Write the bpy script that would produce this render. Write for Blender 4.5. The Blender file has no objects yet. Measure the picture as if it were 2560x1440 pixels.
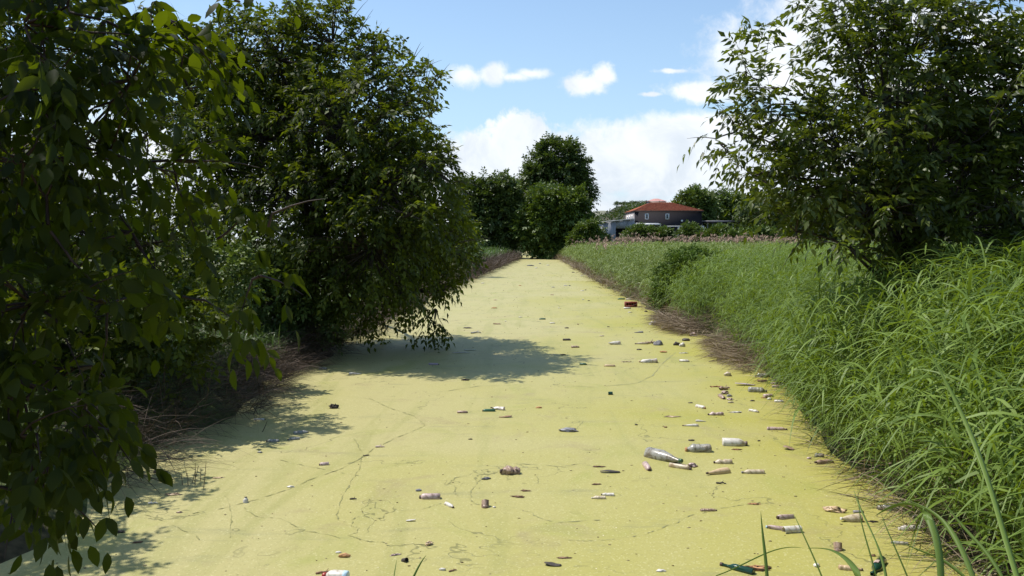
import bpy, math, random
import numpy as np
from mathutils import Vector, noise as mnoise

# ------------------------------------------------------------------ camera, sky, sun, exposure
scene = bpy.context.scene
F = 2130.0; H = 2.6; PITCH = math.atan(120.0 / F)
cam_d = bpy.data.cameras.new("camera"); cam = bpy.data.objects.new("camera", cam_d)
scene.collection.objects.link(cam); scene.camera = cam
cam_d.sensor_width = 36.0; cam_d.lens = 36.0 * F / 2560.0
cam_d.clip_start = 0.05; cam_d.clip_end = 9000
cam.location = (0, 0, H); cam.rotation_euler = (math.pi / 2 - PITCH, 0, 0)
SUN_EL = math.radians(60); SUN_AZ = math.radians(-62)          # azimuth clockwise from +Y
EXPOSURE = 0.38; SKY = 0.075; SUNP = 4.2
scene.view_settings.view_transform = 'Standard'
scene.view_settings.look = 'None'
scene.view_settings.exposure = EXPOSURE
scene.view_settings.gamma = 1.0
scene.view_settings.use_curve_mapping = False
try:
    c = scene.cycles
    c.max_bounces = 5; c.diffuse_bounces = 2; c.glossy_bounces = 2; c.transmission_bounces = 4
    c.transparent_max_bounces = 6; c.caustics_reflective = False; c.caustics_refractive = False
    c.sample_clamp_indirect = 3.0; c.sample_clamp_direct = 5.0
except Exception:
    pass
sun_d = bpy.data.lights.new("sun", 'SUN'); sun = bpy.data.objects.new("sun", sun_d)
scene.collection.objects.link(sun)
sun_d.energy = SUNP; sun_d.angle = math.radians(0.5); sun_d.color = (1.0, 0.955, 0.88)
SUNV = Vector((math.cos(SUN_EL) * math.sin(SUN_AZ), math.cos(SUN_EL) * math.cos(SUN_AZ), math.sin(SUN_EL)))
sun.rotation_euler = SUNV.to_track_quat('Z', 'Y').to_euler()

class NT:
    """small helper for building node trees"""
    def __init__(s, nt): s.nt = nt; s.n = nt.nodes; s.l = nt.links
    def node(s, t, **kw):
        n = s.n.new(t)
        for k, v in kw.items(): setattr(n, k, v)
        return n
    def link(s, a, b): s.l.new(a, b)
    def put(s, sock, v):
        if hasattr(v, 'is_output'): s.link(v, sock)
        elif isinstance(v, (tuple, list)) and len(v) == 3 and len(sock.default_value) == 4: sock.default_value = (*v, 1)
        else: sock.default_value = v
    def math(s, op, a, b=0.0, c=0.0, clamp=False):
        n = s.node('ShaderNodeMath', operation=op, use_clamp=clamp)
        for i, v in enumerate((a, b, c)): s.put(n.inputs[i], v)
        return n.outputs[0]
    def vmath(s, op, a, b=(0, 0, 0)):
        n = s.node('ShaderNodeVectorMath', operation=op)
        s.put(n.inputs[0], a); s.put(n.inputs[1], b)
        return n.outputs[0]
    def mix(s, f, a, b, mode='MIX'):
        n = s.node('ShaderNodeMix', data_type='RGBA', blend_type=mode)
        s.put(n.inputs[0], f); s.put(n.inputs[6], a); s.put(n.inputs[7], b)
        return n.outputs[2]
    def noise(s, vec, scale, detail=4.0, rough=0.55, dist=0.0):
        n = s.node('ShaderNodeTexNoise')
        if vec is not None: s.link(vec, n.inputs['Vector'])
        n.inputs['Scale'].default_value = scale; n.inputs['Detail'].default_value = detail
        n.inputs['Roughness'].default_value = rough; n.inputs['Distortion'].default_value = dist
        return n.outputs['Fac']
    def ramp(s, v, lo, hi, a=0.0, b=1.0):
        n = s.node('ShaderNodeMapRange'); n.interpolation_type = 'SMOOTHSTEP'
        s.put(n.inputs[0], v)
        for i, x in zip((1, 2, 3, 4), (lo, hi, a, b)): n.inputs[i].default_value = x
        return n.outputs[0]

world = bpy.data.worlds.new("World"); scene.world = world; world.use_nodes = True
def build_world():
    t = NT(world.node_tree); t.n.clear()
    out = t.node('ShaderNodeOutputWorld'); bg = t.node('ShaderNodeBackground')
    sky = t.node('ShaderNodeTexSky', sky_type='NISHITA'); sky.sun_disc = False
    sky.sun_elevation = SUN_EL; sky.sun_rotation = SUN_AZ
    sky.air_density = 1.0; sky.dust_density = 0.6; sky.ozone_density = 1.4; sky.altitude = 20
    tc = t.node('ShaderNodeTexCoord'); d = tc.outputs['Generated']
    sep = t.node('ShaderNodeSeparateXYZ'); t.link(d, sep.inputs[0])
    yy = t.math('MAXIMUM', t.math('ABSOLUTE', sep.outputs[1]), 0.06)
    u = t.math('DIVIDE', sep.outputs[0], yy); v = t.math('DIVIDE', sep.outputs[2], yy)
    comb = t.node('ShaderNodeCombineXYZ'); t.link(u, comb.inputs[0]); t.link(v, comb.inputs[1]); uv = comb.outputs[0]
    n1 = t.noise(uv, 22.0, 8.0, 0.62, 0.4); n2 = t.noise(uv, 60.0, 6.0, 0.62, 0.3)
    n3 = t.noise(uv, 4.0, 8.0, 0.6, 0.6)
    nn = t.math('ADD', t.math('MULTIPLY', n1, 0.9), t.math('MULTIPLY', n2, 0.6))
    dn = t.math('SUBTRACT', nn, 0.75)
    def blob(px, py, rx, ry, amp, soft, flat=0.0):
        a = t.math('DIVIDE', t.math('SUBTRACT', u, (px - 1280) / F), rx / F)
        b0 = t.math('DIVIDE', t.math('SUBTRACT', v, (600 - py) / F), ry / F)
        if flat:   # flatter underside
            b0 = t.math('MAXIMUM', b0, t.math('MULTIPLY', b0, -1.0 - flat))
        r = t.math('SQRT', t.math('ADD', t.math('MULTIPLY', a, a), t.math('MULTIPLY', b0, b0)))
        r = t.math('ADD', r, t.math('MULTIPLY', dn, -amp))
        return t.ramp(r, 1.0 + soft, 1.0 - soft)
    blobs = [blob(1160, 197, 36, 24, 2.2, .55), blob(1238, 190, 32, 24, 2.0, .5), blob(1330, 190, 36, 10, 2.2, .7), blob(1285, 198, 40, 10, 2.2, .7),
             blob(1468, 216, 54, 28, 1.9, .42), blob(1507, 197, 30, 26, 1.9, .42), blob(1675, 183, 30, 5, 3, .6), blob(1622, 240, 26, 5, 3, .6),
             blob(1300, 350, 85, 68, 1.3, .16), blob(1215, 410, 85, 80, 1.3, .2), blob(1120, 470, 160, 120, 1.3, .25),
             blob(1450, 420, 230, 80, 1.2, .22), blob(1640, 400, 260, 100, 1.0, .24), blob(1760, 330, 220, 45, 1.0, .3),
             blob(1930, 420, 260, 130, 1.2, .2), blob(1780, 235, 110, 26, 1.8, .4), blob(1990, 160, 230, 110, 1.2, .35),
             blob(2140, 50, 240, 110, 1.1, .35), blob(2340, 210, 260, 60, 1.4, .45), blob(2480, 130, 100, 60, 1.2, .3), blob(2350, 60, 200, 30, 2.0, .5),
             blob(1500, 560, 700, 80, 0.8, .5), blob(2300, 500, 600, 190, 1.0, .35),
             blob(300, 520, 800, 210, 1.3, .3), blob(-900, 300, 900, 180, 1.5, .4), blob(3800, 300, 900, 260, 1.5, .4)]
    m = blobs[0]
    for b in blobs[1:]: m = t.math('MAXIMUM', m, b)
    # thin veils elsewhere
    veil = t.ramp(n3, 0.55, 0.85, 0.0, 0.35)
    m = t.math('MAXIMUM', m, veil)
    shade = t.ramp(t.noise(uv, 15.0, 6.0, 0.6, 0.5), 0.30, 0.62, 0.0, 1.0)
    low = t.ramp(v, 0.0, 0.17)                       # towards the horizon the cloud bank turns greyer
    sh = t.math('ADD', t.math('MULTIPLY', shade, 0.6), t.math('MULTIPLY', low, 0.4))
    ccol = t.mix(sh, (7.0, 7.9, 9.0), (11.0, 11.3, 11.7))
    skyc = t.mix(1.0, sky.outputs[0], (1.5, 1.62, 1.72), 'MULTIPLY')
    pale = t.ramp(v, 0.34, 0.0, 0.16, 0.62)
    skyc = t.mix(pale, skyc, (5.9, 8.4, 10.6))
    m = t.math('MULTIPLY', m, 0.93)
    m = t.math('MULTIPLY', m, t.ramp(sep.outputs[2], -0.02, 0.0))
    m = t.math('MULTIPLY', m, t.ramp(sep.outputs[1], 0.0, 0.35, 0.12, 1.0))      # the cloud field lies ahead, clearer sky behind
    col = t.mix(m, skyc, ccol)
    t.link(col, bg.inputs[0]); bg.inputs[1].default_value = SKY
    t.link(bg.outputs[0], out.inputs[0])
build_world()

# ------------------------------------------------------------------ helpers
def ray(px, py):
    a = (px - 1280) / F; b = (720 - py) / F
    return np.array([a, math.cos(PITCH) + b * math.sin(PITCH), -math.sin(PITCH) + b * math.cos(PITCH)])
def P(px, py, Y):
    d = ray(px, py); return np.array([0, 0, H]) + d * (Y / d[1])
def G(px, py, z=0.0):
    d = ray(px, py); return np.array([0, 0, H]) + d * ((z - H) / d[2])
def ppm(py): return (py - 600) / H            # picture pixels per metre on the water

def obj_from_mesh(name, me, mats, parent=None):
    o = bpy.data.objects.new(name, me)
    for m in (mats if isinstance(mats, (list, tuple)) else [mats]): me.materials.append(m)
    scene.collection.objects.link(o)
    if parent is not None: o.parent = parent
    return o

def mesh_np(name, V, quads=None, tris=None, mat=None, parent=None, smooth=False, tone=None, origin=None):
    V = np.asarray(V, dtype=np.float32).reshape(-1, 3)
    if origin is not None: V = V - np.asarray(origin, dtype=np.float32)
    q = np.zeros((0, 4), int) if quads is None else np.asarray(quads, int).reshape(-1, 4)
    r = np.zeros((0, 3), int) if tris is None else np.asarray(tris, int).reshape(-1, 3)
    me = bpy.data.meshes.new(name)
    me.vertices.add(len(V)); me.vertices.foreach_set('co', V.ravel())
    nl = q.size + r.size
    me.loops.add(nl); me.loops.foreach_set('vertex_index', np.concatenate([q.ravel(), r.ravel()]).astype(np.int32))
    me.polygons.add(len(q) + len(r))
    ls = np.concatenate([np.arange(len(q)) * 4, q.size + np.arange(len(r)) * 3]).astype(np.int32)
    me.polygons.foreach_set('loop_start', ls)
    if smooth: me.polygons.foreach_set('use_smooth', np.ones(len(q) + len(r), dtype=bool))
    me.update(calc_edges=True)
    if tone is not None:
        a = me.attributes.new('tone', 'FLOAT', 'POINT'); a.data.foreach_set('value', np.asarray(tone, dtype=np.float32))
    o = obj_from_mesh(name, me, mat, parent)
    if origin is not None and parent is None: o.location = tuple(float(x) for x in origin)
    return o

def tag(o, label=None, cat=None, group=None, kind=None):
    if label: o['label'] = label
    if cat: o['category'] = cat
    if group: o['group'] = group
    if kind: o['kind'] = kind
    return o
def empty(name, loc):
    o = bpy.data.objects.new(name, None); scene.collection.objects.link(o)
    o.location = tuple(float(x) for x in loc); o.empty_display_size = 0.3
    return o
def norm(a): return a / np.maximum(np.linalg.norm(a, axis=-1, keepdims=True), 1e-9)
def rnd_unit(rng, n): return norm(rng.normal(size=(n, 3)))

# ------------------------------------------------------------------ materials
def new_mat(name):
    m = bpy.data.materials.new(name); m.use_nodes = True
    t = NT(m.node_tree); t.n.clear(); out = t.node('ShaderNodeOutputMaterial')
    return m, t, out
def leaf_mat(name, dark, light, trans, tf=0.35, rough=0.4, spec=0.5, twoscale=None):
    m, t, out = new_mat(name)
    at = t.node('ShaderNodeAttribute'); at.attribute_name = 'tone'
    tone = at.outputs['Fac']
    geo = t.node('ShaderNodeNewGeometry')
    nz = t.noise(geo.outputs['Position'], 1.3 if twoscale is None else twoscale, 3.0)
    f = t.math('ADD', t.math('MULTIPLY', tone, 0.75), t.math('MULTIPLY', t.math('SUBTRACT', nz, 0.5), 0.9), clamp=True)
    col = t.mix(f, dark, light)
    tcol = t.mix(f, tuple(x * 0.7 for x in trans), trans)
    p = t.node('ShaderNodeBsdfPrincipled'); t.link(col, p.inputs['Base Color'])
    p.inputs['Roughness'].default_value = rough; p.inputs['Specular IOR Level'].default_value = spec
    tr = t.node('ShaderNodeBsdfTranslucent'); t.link(tcol, tr.inputs[0])
    mx = t.node('ShaderNodeMixShader'); mx.inputs[0].default_value = tf
    t.link(p.outputs[0], mx.inputs[1]); t.link(tr.outputs[0], mx.inputs[2]); t.link(mx.outputs[0], out.inputs[0])
    return m
def rough_mat(name, c1, c2, scale=8.0, rough=0.8, bump=0.0, spec=0.3, detail=5.0, obj=True, stretch=None, metal=0.0):
    m, t, out = new_mat(name)
    tc = t.node('ShaderNodeTexCoord'); vec = tc.outputs['Object']
    if stretch:
        mp = t.node('ShaderNodeMapping'); mp.inputs['Scale'].default_value = stretch; t.link(vec, mp.inputs[0]); vec = mp.outputs[0]
    n = t.noise(vec, scale, detail, 0.6)
    f = t.ramp(n, 0.35, 0.65)
    p = t.node('ShaderNodeBsdfPrincipled'); t.link(t.mix(f, c1, c2), p.inputs['Base Color'])
    p.inputs['Roughness'].default_value = rough; p.inputs['Specular IOR Level'].default_value = spec
    p.inputs['Metallic'].default_value = metal
    if bump:
        b = t.node('ShaderNodeBump'); b.inputs['Strength'].default_value = bump; b.inputs['Distance'].default_value = 0.02
        t.link(n, b.inputs['Height']); t.link(b.outputs[0], p.inputs['Normal'])
    t.link(p.outputs[0], out.inputs[0])
    return m

M = {}
M['walnut_near'] = leaf_mat('walnut_leaf_near', (.004, .008, .002), (.017, .025, .004), (.34, .46, .008), .20, .6, .12)  # shade under the near crown put into a darker leaf colour
M['walnut'] = leaf_mat('walnut_leaf', (.011, .020, .003), (.110, .140, .014), (.24, .31, .010), .28, .55, .2)  # dark tone lowered to deepen the shade inside the crown
M['walnut_right'] = leaf_mat('walnut_leaf_right', (.015, .026, .005), (.120, .150, .022), (.24, .31, .015), .30, .42, .3)  # crown shade deepened in the dark tone here as well
M['poplar'] = leaf_mat('poplar_leaf', (.035, .060, .015), (.135, .175, .035), (.12, .18, .015), .25, .5, .4, .35)
M['willow'] = leaf_mat('bright_leaf', (.05, .088, .014), (.14, .19, .025), (.15, .22, .015), .25, .5, .4, .5)
M['bush'] = leaf_mat('bush_leaf', (.055, .095, .018), (.16, .22, .045), (.15, .22, .02), .25, .5, .4, .8)
M['bramble'] = leaf_mat('bramble_leaf', (.05, .095, .012), (.17, .24, .035), (.11, .18, .02), .25, .55, .2, 1.5)
M['reed'] = leaf_mat('reed_leaf', (.060, .110, .014), (.27, .37, .080), (.26, .36, .02), .32, .5, .25, .7)
M['reed_far'] = leaf_mat('reed_leaf_far', (.10, .15, .025), (.26, .32, .065), (.20, .26, .02), .25, .5, .4, .18)
M['grass'] = leaf_mat('grass_leaf', (.045, .090, .018), (.12, .19, .04), (.14, .24, .03), .3, .45, .4, .8)
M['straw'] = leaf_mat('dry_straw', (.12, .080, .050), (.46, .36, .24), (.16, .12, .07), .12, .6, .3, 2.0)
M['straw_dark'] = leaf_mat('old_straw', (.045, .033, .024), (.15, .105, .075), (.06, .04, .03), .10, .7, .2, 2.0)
M['plume'] = leaf_mat('reed_plume', (.24, .155, .115), (.56, .41, .31), (.25, .18, .13), .25, .8, .1, .3)
M['bark'] = rough_mat('bark', (.030, .022, .017), (.075, .058, .045), 9, .9, .6, stretch=(1, 1, .25))
M['bark_red'] = rough_mat('bark_young', (.022, .012, .010), (.055, .030, .024), 9, .7, .3, stretch=(1, 1, .25))

# ------------------------------------------------------------------ leaf and blade geometry
def leaflets(Pt, A, N, L, W, curl, fold, lod, rng):
    """Pt base, A direction, N normal; returns verts, quads, tris"""
    n = len(Pt); A = norm(A); B = norm(np.cross(A, N)); N = norm(np.cross(B, A))
    if lod == 2:
        tx = np.array([0, .22, .50, .78, 1.0, .20, .48, .76, .20, .48, .76])
        ty = np.array([0, 0, 0, 0, 0, .36, .50, .33, -.36, -.50, -.33])
        side = np.array([0, 0, 0, 0, 0, 1, 1, 1, 1, 1, 1.])
        tris = np.array([[0, 5, 1], [3, 7, 4], [0, 1, 8], [3, 4, 10]])
        quads = np.array([[1, 5, 6, 2], [2, 6, 7, 3], [1, 2, 9, 8], [2, 3, 10, 9]])
    elif lod == 1:
        tx = np.array([0, .5, 1.0, .42, .42]); ty = np.array([0, 0, 0, .5, -.5]); side = np.array([0, 0, 0, 1, 1.])
        tris = np.array([[0, 3, 1], [1, 3, 2], [0, 1, 4], [1, 2, 4]]); quads = np.zeros((0, 4), int)
    else:
        tx = np.array([0, 1.0, .45, .45]); ty = np.array([0, 0, .5, -.5]); side = np.array([0, 0, 1, 1.])
        tris = np.array([[0, 2, 1], [0, 1, 3]]); quads = np.zeros((0, 4), int)
    k = len(tx)
    L = L[:, None, None] if L.ndim == 1 else L; W = W[:, None, None]; curl = curl[:, None, None]; fold = fold[:, None, None]
    z = -curl * L * (tx ** 2)[None, :, None] + fold * W * side[None, :, None] * np.abs(ty)[None, :, None]
    V = Pt[:, None, :] + A[:, None, :] * L * tx[None, :, None] + B[:, None, :] * W * ty[None, :, None] + N[:, None, :] * z
    off = (np.arange(n) * k)[:, None, None]
    return V.reshape(-1, 3), (quads[None] + off).reshape(-1, 4), (tris[None] + off).reshape(-1, 3), k

def sprays(S, D, R, K, leafL, aspect, droop, rng, lod, tone_base):
    """compound leaves: rachis with K leaflets (odd)"""
    n = len(S); D = norm(D); up = np.array([0, 0, 1.0])
    B = norm(np.cross(D, up) + 1e-4); U = norm(np.cross(B, D))
    roll = rng.normal(0, .45, n)[:, None]
    B2 = B * np.cos(roll) + U * np.sin(roll); U2 = -B * np.sin(roll) + U * np.cos(roll)
    Ps, As, Ns, Ls, Ts = [], [], [], [], []
    half = K // 2
    for j in range(K):
        term = (j == K - 1); i = j // 2; s = 1 if j % 2 else -1
        t = 1.0 if term else (0.30 + 0.62 * i / max(1, half - 0.3))
        p = S + D * (R * t)[:, None] + np.array([0, 0, -1.0]) * (droop * R * t * t)[:, None]
        if term: a = D + np.array([0, 0, -1]) * (droop * 1.3)[:, None]
        else: a = D * .55 + B2 * s * .85 + np.array([0, 0, -1]) * (droop * 1.1)[:, None]
        a = a + rng.normal(0, .16, (n, 3))
        nrm = U2 + rng.normal(0, .3, (n, 3))
        sz = leafL * (1.0 if term else (.72 + .28 * i / max(1, half - 1))) * rng.uniform(.8, 1.15, n)
        Ps.append(p); As.append(a); Ns.append(nrm); Ls.append(sz); Ts.append(np.clip(tone_base + rng.normal(0, .16, n), 0, 1))
    # the rachis itself: one very slender strip per compound leaf
    Ps.append(S); As.append(D); Ns.append(np.tile(up, (n, 1)) + rng.normal(0, .1, (n, 3))); Ls.append(R.copy()); Ts.append(np.full(n, .75))
    Pt = np.concatenate(Ps); A = np.concatenate(As); N = np.concatenate(Ns); L = np.concatenate(Ls); T = np.concatenate(Ts)
    m = len(Pt)
    Wd = L * aspect * rng.uniform(.85, 1.15, m); Cu = rng.uniform(.1, .4, m); Fo = rng.uniform(-.1, .45, m)
    Wd[-n:] = leafL * .045; Cu[-n:] = droop; Fo[-n:] = 0
    V, q, t, k = leaflets(Pt, A, N, L, Wd, Cu, Fo, lod, rng)
    return V, q, t, np.repeat(T, k)

class Tubes:
    def __init__(s): s.V = []; s.Q = []; s.n = 0
    def add(s, pts, radii, sides=6):
        pts = np.asarray(pts, float); m = len(pts)
        d = np.gradient(pts, axis=0); d = norm(d)
        ref = np.array([0, 0, 1.0]) if abs(d[0][2]) < .9 else np.array([1.0, 0, 0])
        b = norm(np.cross(d, ref)); c = np.cross(b, d)
        a = np.arange(sides) * 2 * math.pi / sides
        r = np.asarray(radii)[:, None, None]
        ring = pts[:, None, :] + r * (b[:, None, :] * np.cos(a)[None, :, None] + c[:, None, :] * np.sin(a)[None, :, None])
        s.V.append(ring.reshape(-1, 3))
        i = np.arange(m - 1)[:, None] * sides; j = np.arange(sides)[None, :]; j2 = (j + 1) % sides
        q = np.stack([i + j, i + j2, i + sides + j2, i + sides + j], -1).reshape(-1, 4) + s.n
        s.Q.append(q); s.n += m * sides
    def build(s, name, mat, parent=None, origin=None):
        return mesh_np(name, np.concatenate(s.V), np.concatenate(s.Q), None, mat, parent, True, None, origin)

def bezier(a, b, bend, n, rng, jit=0.0):
    a = np.asarray(a, float); b = np.asarray(b, float); t = np.linspace(0, 1, n)[:, None]
    mid = (a + b) / 2 + np.asarray(bend, float)
    p = (1 - t) ** 2 * a + 2 * t * (1 - t) * mid + t * t * b
    if jit: p[1:-1] += rng.normal(0, jit, (n - 2, 3))
    return p

def make_tree(name, label, cat, base, trunk_top, trunk_r, lobes, n_boughs, bough_len, per_bough, K, leafL, aspect,
              mat, bark, seed, lod=1, droop=(.2, .6), up=.35, inner=.35, twigs=.5, group=None, rachis=2.2, trunks=None, ymin=None, keep=None, clip=None):
    """lobes: (cx, cy, cz, rx, ry, rz) metres. Trunk, limbs to every lobe, thin branches to boughs, compound leaves on boughs."""
    rng = np.random.default_rng(seed)
    base = np.asarray(base, float)
    root = empty(name, base); tag(root, label, cat, group)
    tb = Tubes()
    tops = [np.asarray(trunk_top, float)] if trunks is None else [np.asarray(x, float) for x in trunks]
    for tt in tops:
        pts = bezier(base + (0 if len(tops) == 1 else 1) * np.append(rng.normal(0, trunk_r, 2), 0), tt, rng.normal(0, .05, 3) * np.linalg.norm(tt - base), 8, rng, trunk_r * .15)
        tb.add(pts, np.linspace(trunk_r * 1.15, trunk_r * .42, 8), 9)
    lob = np.array(lobes, float)
    w = (lob[:, 3] * lob[:, 4] * lob[:, 5]) ** .75; w = w / w.sum()
    big = lob[:, 3].max()
    for L in lob:
        fs = L[3] / big
        if fs < .3 and len(lob) > 30: continue
        c = L[:3]; tt = tops[int(np.argmin([np.linalg.norm(x - c) for x in tops]))]
        s = base + (tt - base) * rng.uniform(.45, .98)
        if s[2] > c[2] + .5: s = base + (tt - base) * rng.uniform(.25, .5)
        ln = np.linalg.norm(c - s)
        tb.add(bezier(s, c, np.array([0, 0, .12 * ln]) + rng.normal(0, .06, 3) * ln, 7, rng, ln * .012), np.linspace(trunk_r * .45 * (.35 + .65 * fs), trunk_r * .12 * (.4 + .6 * fs), 7), 6)
    idx = rng.choice(len(lob), n_boughs, p=w); L = lob[idx]
    u = rnd_unit(rng, n_boughs); rr = inner + (1 - inner) * rng.random(n_boughs) ** .6
    O = L[:, :3] + u * L[:, 3:] * rr[:, None]
    cc = lob[:, :3].mean(0)
    D = norm(norm(O - cc) * .5 + u * .8 + np.array([0, 0, up]) + rng.normal(0, .3, (n_boughs, 3)))
    BL = bough_len * rng.uniform(.6, 1.35, n_boughs)
    if clip is not None: keep = clip
    if keep is not None:
        k = keep(O); O, D, BL, L, = O[k], D[k], BL[k], L[k]; n_boughs = len(O)
    bt = rng.random(n_boughs) * .6
    for i in range(n_boughs):
        e = O[i] + D[i] * BL[i] + np.array([0, 0, -.12 * BL[i]])
        if twigs <= 0: break
        if rng.random() < twigs:
            c = L[i, :3]; tb.add(bezier(c + (O[i] - c) * .1, O[i], rng.normal(0, .05, 3) * np.linalg.norm(O[i] - c), 4, rng), np.linspace(trunk_r * .10, trunk_r * .05 + .003, 4), 4)
        tb.add(bezier(O[i], e, D[i] * .02 + np.array([0, 0, .08 * BL[i]]), 4, rng), np.linspace(trunk_r * .045 + .003, .002, 4), 3)
    tb.build('trunk', bark, root, base)
    t = np.linspace(.1, 1.0, per_bough)
    S = (O[:, None] + D[:, None] * (BL[:, None, None] * t[None, :, None])).reshape(-1, 3)
    S[:, 2] += (np.sin(t * math.pi)[None, :] * (BL * .05)[:, None]).ravel() - ((t ** 2)[None, :] * (BL * .12)[:, None]).ravel()
    Db = np.repeat(D, per_bough, axis=0); tsel = np.tile(t, n_boughs); bsel = np.repeat(bt, per_bough)
    if clip is not None:
        kk = clip(S); S, Db, tsel, bsel = S[kk], Db[kk], tsel[kk], bsel[kk]
    m = len(S); r = rnd_unit(rng, m)
    perp = norm(r - Db * (r * Db).sum(1, keepdims=True))
    mixf = (1.0 - .65 * tsel)[:, None]
    SD = Db * (1 - mixf * .6) + perp * mixf + np.array([0, 0, .12])
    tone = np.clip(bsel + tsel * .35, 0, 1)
    V, q, tr, T = sprays(S, SD, leafL * rachis * rng.uniform(.8, 1.2, m), K, np.full(m, leafL), aspect, rng.uniform(*droop, m), rng, lod, tone)
    mesh_np('crown', V, q, tr, mat, root, lod == 2, T, base)
    return root

def blades(Pt, az, el, L, W, droop, segs, rng, twist=.5):
    n = len(Pt); t = np.linspace(0, 1, segs + 1)
    dirh = np.stack([np.cos(az), np.sin(az), np.zeros(n)], 1)
    d0 = dirh * np.cos(el)[:, None] + np.array([0, 0, 1.0]) * np.sin(el)[:, None]
    C = Pt[:, None, :] + d0[:, None, :] * (L[:, None, None] * t[None, :, None])
    C = C + (dirh * .35)[:, None, :] * (droop * L)[:, None, None] * (t ** 2)[None, :, None]
    C[:, :, 2] -= (droop * L)[:, None] * (t ** 2.2)[None, :]
    tw = rng.normal(0, twist, n)
    side = np.stack([-np.sin(az), np.cos(az), np.zeros(n)], 1); upv = np.cross(dirh, side)
    sv = side * np.cos(tw)[:, None] + (np.array([0, 0, 1.0]) - d0 * np.sin(el)[:, None]) * np.sin(tw)[:, None]
    prof = np.clip(np.minimum(1.0, .45 + t * 2.5) * (1 - t ** 2.2), .04, 1)
    off = sv[:, None, :] * (W[:, None] * .5 * prof[None, :])[:, :, None]
    V = np.stack([C - off, C + off], 2).reshape(-1, 3)
    k = 2 * (segs + 1); i = np.arange(segs) * 2
    q = np.stack([i, i + 1, i + 3, i + 2], 1)
    Q = (q[None] + (np.arange(n) * k)[:, None, None]).reshape(-1, 4)
    return V, Q, k

def merge(parts):
    V, Q, T, n = [], [], [], 0
    for v, q, t in parts:
        V.append(v); Q.append(q + n); T.append(t); n += len(v)
    return np.concatenate(V), np.concatenate(Q), np.concatenate(T)

# ------------------------------------------------------------------ land and water
EY = np.array([-60, 5, 7.9, 10.6, 17.3, 27.7, 39.6, 60, 92, 111, 150, 200, 420, 3000])
EL = np.array([-4.3, -4.2, -4.15, -4.3, -4.25, -4.0, -3.55, -2.55, -.65, .5, 1.7, 3.2, 9, 60])
ER = np.array([3.3, 3.35, 3.6, 4.1, 5.04, 5.2, 5.2, 5.45, 6.1, 6.25, 6.1, 6.9, 13, 66])
def eL(y): return np.interp(y, EY, EL) + .18 * np.sin(np.asarray(y) * 1.1) * (np.asarray(y) < 60) + .1 * np.sin(np.asarray(y) * 2.7)
def eR(y): return np.interp(y, EY, ER) + .15 * np.sin(np.asarray(y) * .9 + 1) + .08 * np.sin(np.asarray(y) * 2.3)
def bank_z(d):                                    # height by distance behind the waterline
    return np.interp(d, [-2, -.5, 0, .4, 1.2, 2.6, 6, 60], [-.6, -.35, -.03, .22, .42, .62, .8, .8])
def gz(x, y):
    x = np.asarray(x, float); y = np.asarray(y, float)
    return bank_z(np.maximum(eL(y) - x, x - eR(y)))

def build_land():
    ys = np.concatenate([np.arange(-60, 0, 6), np.arange(0, 60, .5), np.arange(60, 220, 2.5), np.geomspace(222, 4000, 30)])
    offs = np.array([0, .2, .4, .8, 1.2, 1.9, 2.6, 4, 6, 12, 30, 90, 300, 1200, 4000])
    V = []
    for y in ys:
        l, r = float(eL(y)), float(eR(y))
        xs = np.concatenate([l - offs[::-1], [l + .5, l + (r - l) * .5, r - .5], r + offs])
        d = np.maximum(l - xs, xs - r)
        z = bank_z(d)
        z = z + np.array([0.10 * mnoise.noise(Vector((x * .6, y * .6, 0))) if 0.3 < dd < 40 else 0 for x, dd in zip(xs, d)])
        V.append(np.stack([xs, np.full(len(xs), y), z], 1))
    nc = len(V[0]); nr = len(V); V = np.concatenate(V)
    i = np.arange(nr - 1)[:, None] * nc; j = np.arange(nc - 1)[None, :]
    Q = np.stack([i + j, i + j + 1, i + nc + j + 1, i + nc + j], -1).reshape(-1, 4)
    m, t, out = new_mat('ground_soil')
    geo = t.node('ShaderNodeNewGeometry'); pos = geo.outputs['Position']
    a = t.ramp(t.noise(pos, .25, 5), .4, .62); b = t.ramp(t.noise(pos, 6, 6), .35, .65)
    c1 = t.mix(b, (.030, .024, .015), (.085, .065, .038)); c2 = t.mix(b, (.04, .06, .018), (.09, .12, .035))
    p = t.node('ShaderNodeBsdfPrincipled'); t.link(t.mix(a, c1, c2), p.inputs['Base Color'])
    p.inputs['Roughness'].default_value = .95; p.inputs['Specular IOR Level'].default_value = .1
    bp = t.node('ShaderNodeBump'); bp.inputs['Strength'].default_value = .6; bp.inputs['Distance'].default_value = .05
    t.link(t.noise(pos, 9, 6), bp.inputs['Height']); t.link(bp.outputs[0], p.inputs['Normal']); t.link(p.outputs[0], out.inputs[0])
    tag(mesh_np('ground', V, Q, None, m, smooth=True), kind='structure')

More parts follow.
